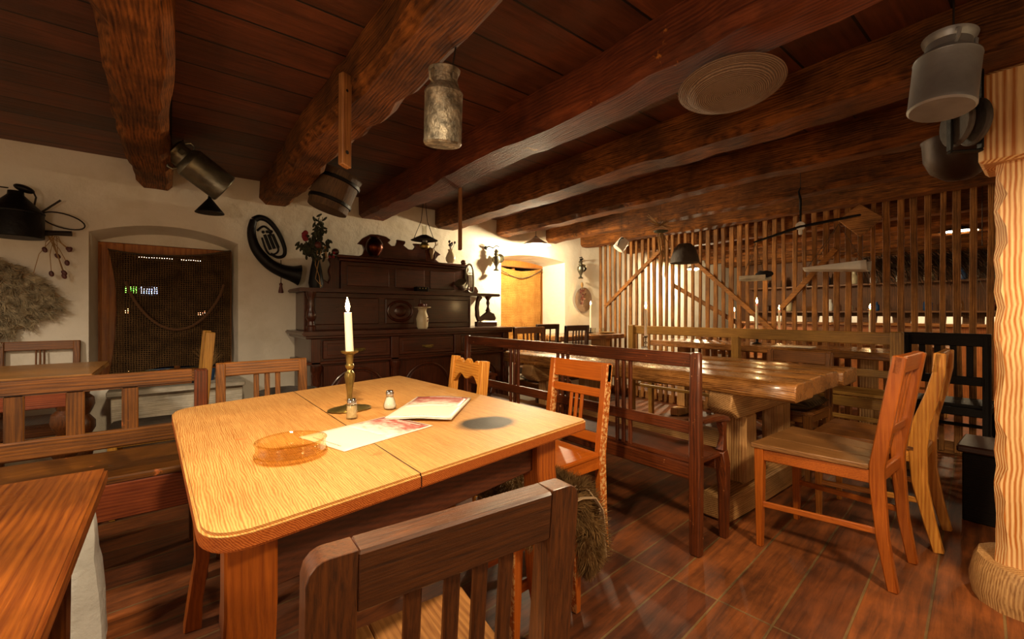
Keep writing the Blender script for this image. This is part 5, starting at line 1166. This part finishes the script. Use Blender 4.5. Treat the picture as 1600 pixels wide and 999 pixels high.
plight('room_lamp', (-1.5, 1.9, 1.93), 52, (1, .84, .64), .1, math.radians(165), blend=.5)
plight('room_lamp', (1.5, -.4, 1.92), 55, KEYC, .1, math.radians(160), blend=.5)
plight('back_room_lamp', (7.0, .70, 1.98), 40, (1, .72, .4), .1, math.radians(170))
plight('back_room_lamp', (5.9, -.6, 1.9), 35, (1, .7, .38), .1, math.radians(170))
plight('side_lamp', (-.95, .15, 1.15), 14, (1, .74, .5), .12)  # added low fill for the ceiling, standing in for candle and bounce light

# ------------------------------------------------------------------ back room
t_ = thing('dining_table', 'long wooden table with candles in the back room behind the slats', 'table', (6.1, 1.95, 0))
obj('tabletop', MB().b2((-.35, -1.3, .73), (.35, 1.2, .77), .006), W_rustic('y'), t_)
for x in (-.28, .28):
    for y in (-1.2, 1.1): obj('leg', MB().b2((x-.03, y-.03, 0), (x+.03, y+.03, .73)), W_rleg('z'), t_)
silverstick('candlestick in the back room, left one of three', (6.0, 2.73, .771), .10, .6, .25, M_silver, 'lit candle in the back room, left one of three')
silverstick('candlestick in the back room, middle one of three', (6.0, 2.18, .771), .10, .6, .27, M_silver, 'lit candle in the back room, middle one of three')
silverstick('candlestick in the back room, right one of three', (6.0, 1.28, .771), .10, 1.2, .27, M_silver, 'lit candle in the back room, right one of three')
t_ = thing('counter', 'long wooden bar counter at the far side of the back room', 'counter', (7.9, 1.5, 0))
obj('worktop', MB().b2((-.3, -2.4, .92), (.32, 2.0, .96), .006), W_brown('y'), t_); obj('front_panel', MB().b2((-.24, -2.35, 0), (.28, 1.95, .92), .004), wood('counter_front', '#8a4a1e', '#b87038')('z'), t_)
rr = random.Random(77); names = ['first', 'second', 'third', 'fourth', 'fifth', 'sixth', 'seventh', 'eighth', 'ninth', 'tenth', 'eleventh']
for i in range(11):
    y = 3.2-i*.34
    single('menu_stand', MB().prism([(-.05, 0), (.05, 0), (.006, .09), (-.006, .09)], .13+.05*rr.random(), 'xz', 0, .001), M_napkin, 'folded white card on the bar counter, '+names[i]+' from the window end', 'card', (7.75+rr.uniform(-.05, .05), y, .96), group='white cards on the bar counter')
sh_ = thing('wall_shelf', 'long wooden shelf on the far back-room wall', 'shelf', (9.05, 1.5, 1.55))
for z in (-.45, 0): obj('board', MB().b2((-.16, -2.4, z), (.14, 2.3, z+.03)), W_brown('y'), sh_)
cols = [(M_napkin, 'white'), (M_blue, 'blue'), (M_copper, 'copper'), (M_cream, 'cream'), (M_amber, 'amber'), (M_tin, 'tin')]
k = 0
for z, rowname in ((1.58, 'upper'), (1.13, 'lower')):
    for i in range(13):
        y = 3.5-i*.33+rr.uniform(-.05, .05); mt, cn = cols[rr.randrange(6)]; h = rr.uniform(.12, .24); r_ = rr.uniform(.035, .06)
        single('jar', MB().lathe([(r_*.8, 0), (r_, .02), (r_, h*.6), (r_*.5, h*.8), (r_*.55, h), (.001, h)], 14), mt, '%s jar on the %s back-room shelf, %s from the window end' % (cn, rowname, (names+['twelfth', 'thirteenth'])[i]), 'jar', (9.03, y, z), group='jars on the back-room shelves')
for i, (x, y, r_, lb) in enumerate(((6.75, 2.8, .1, 'chair'), (6.75, 1.9, -.1, 'chair'), (6.75, 1.0, .05, 'chair'), (5.45, 2.45, 0, 'chair'), (5.45, 1.55, 0, 'chair'))):
    chair('wooden_chair', ['wooden chair behind the back-room table, left one', 'wooden chair behind the back-room table, middle one', 'wooden chair behind the back-room table, right one', 'wooden chair close behind the slats, left one', 'wooden chair close behind the slats, right one'][i],
          (x, y, 0), PI/2 if i < 3 else -PI/2, mat=W_brown, top='over', rails=((.6, .64),), slats=[(-.08, .03, .63, .84), (0, .03, .63, .84), (.08, .03, .63, .84)], group='back room chairs')
# picture boards / bright cupboard and wood stack
c_ = thing('white_cupboard', 'tall white cupboard on the far side of the back room', 'cupboard', (8.3, -1.1, 0))
obj('body', MB().b2((-.25, -.3, 0), (.25, .3, 1.7), .008), M_napkin, c_); obj('door', MB().b2((-.27, -.28, .1), (-.25, -.005, 1.65), .004), M_napkin, c_); obj('door', MB().b2((-.27, .005, .1), (-.25, .28, 1.65), .004), M_napkin, c_)
rr = random.Random(40); pts = [((rr.uniform(-.06, .06), rr.uniform(-.45, .45), rr.uniform(-.04, .04)), Vector((0, 0, -1))) for _ in range(420)]
ds = thing('palm_bundle', 'dark drooping bundle of dried palm leaves hanging behind the slats at the right', 'bundle', (5.35, .80, 1.62))
obj('pole', MB().tube([(0, -.6, .02), (0, .6, .05)], .018, 8), W_slat('y'), ds)
obj('leaves', fast_strands(pts, .32, .005, lambda p, n, r: Vector((r.uniform(-.3, .3), -.6+r.uniform(-.4, .4), -.75)).normalized(), rr, seg=4, curl=.8), flatm('dry_palm', '#4a3822', .8, var=.4), ds, recalc=False)
obj('hanging_wire', MB().tube([(0, -.4, .03), (0, -.4, .568)], .003, 5).tube([(0, .4, .03), (0, .4, .568)], .003, 5), M_wire, ds)

# ------------------------------------------------------------------ world, camera
w = bpy.data.worlds.new('World'); bpy.context.scene.world = w; w.use_nodes = True
w.node_tree.nodes['Background'].inputs[0].default_value = (.0012, .001, .001, 1)
cam = bpy.data.cameras.new('Camera'); co = bpy.data.objects.new('Camera', cam); COL.objects.link(co)
cam.sensor_width = 36; cam.lens = 675/1600*36; cam.clip_start = .02; cam.shift_y = -10.5/1600
co.location = (0, 0, 1.10); co.rotation_euler = (PI/2, 0, -math.atan(533/675))
sc = bpy.context.scene; sc.camera = co
sc.view_settings.view_transform = 'Standard'; sc.view_settings.look = 'None'; sc.view_settings.gamma = 1; sc.view_settings.exposure = 1.15; sc.view_settings.use_curve_mapping = False
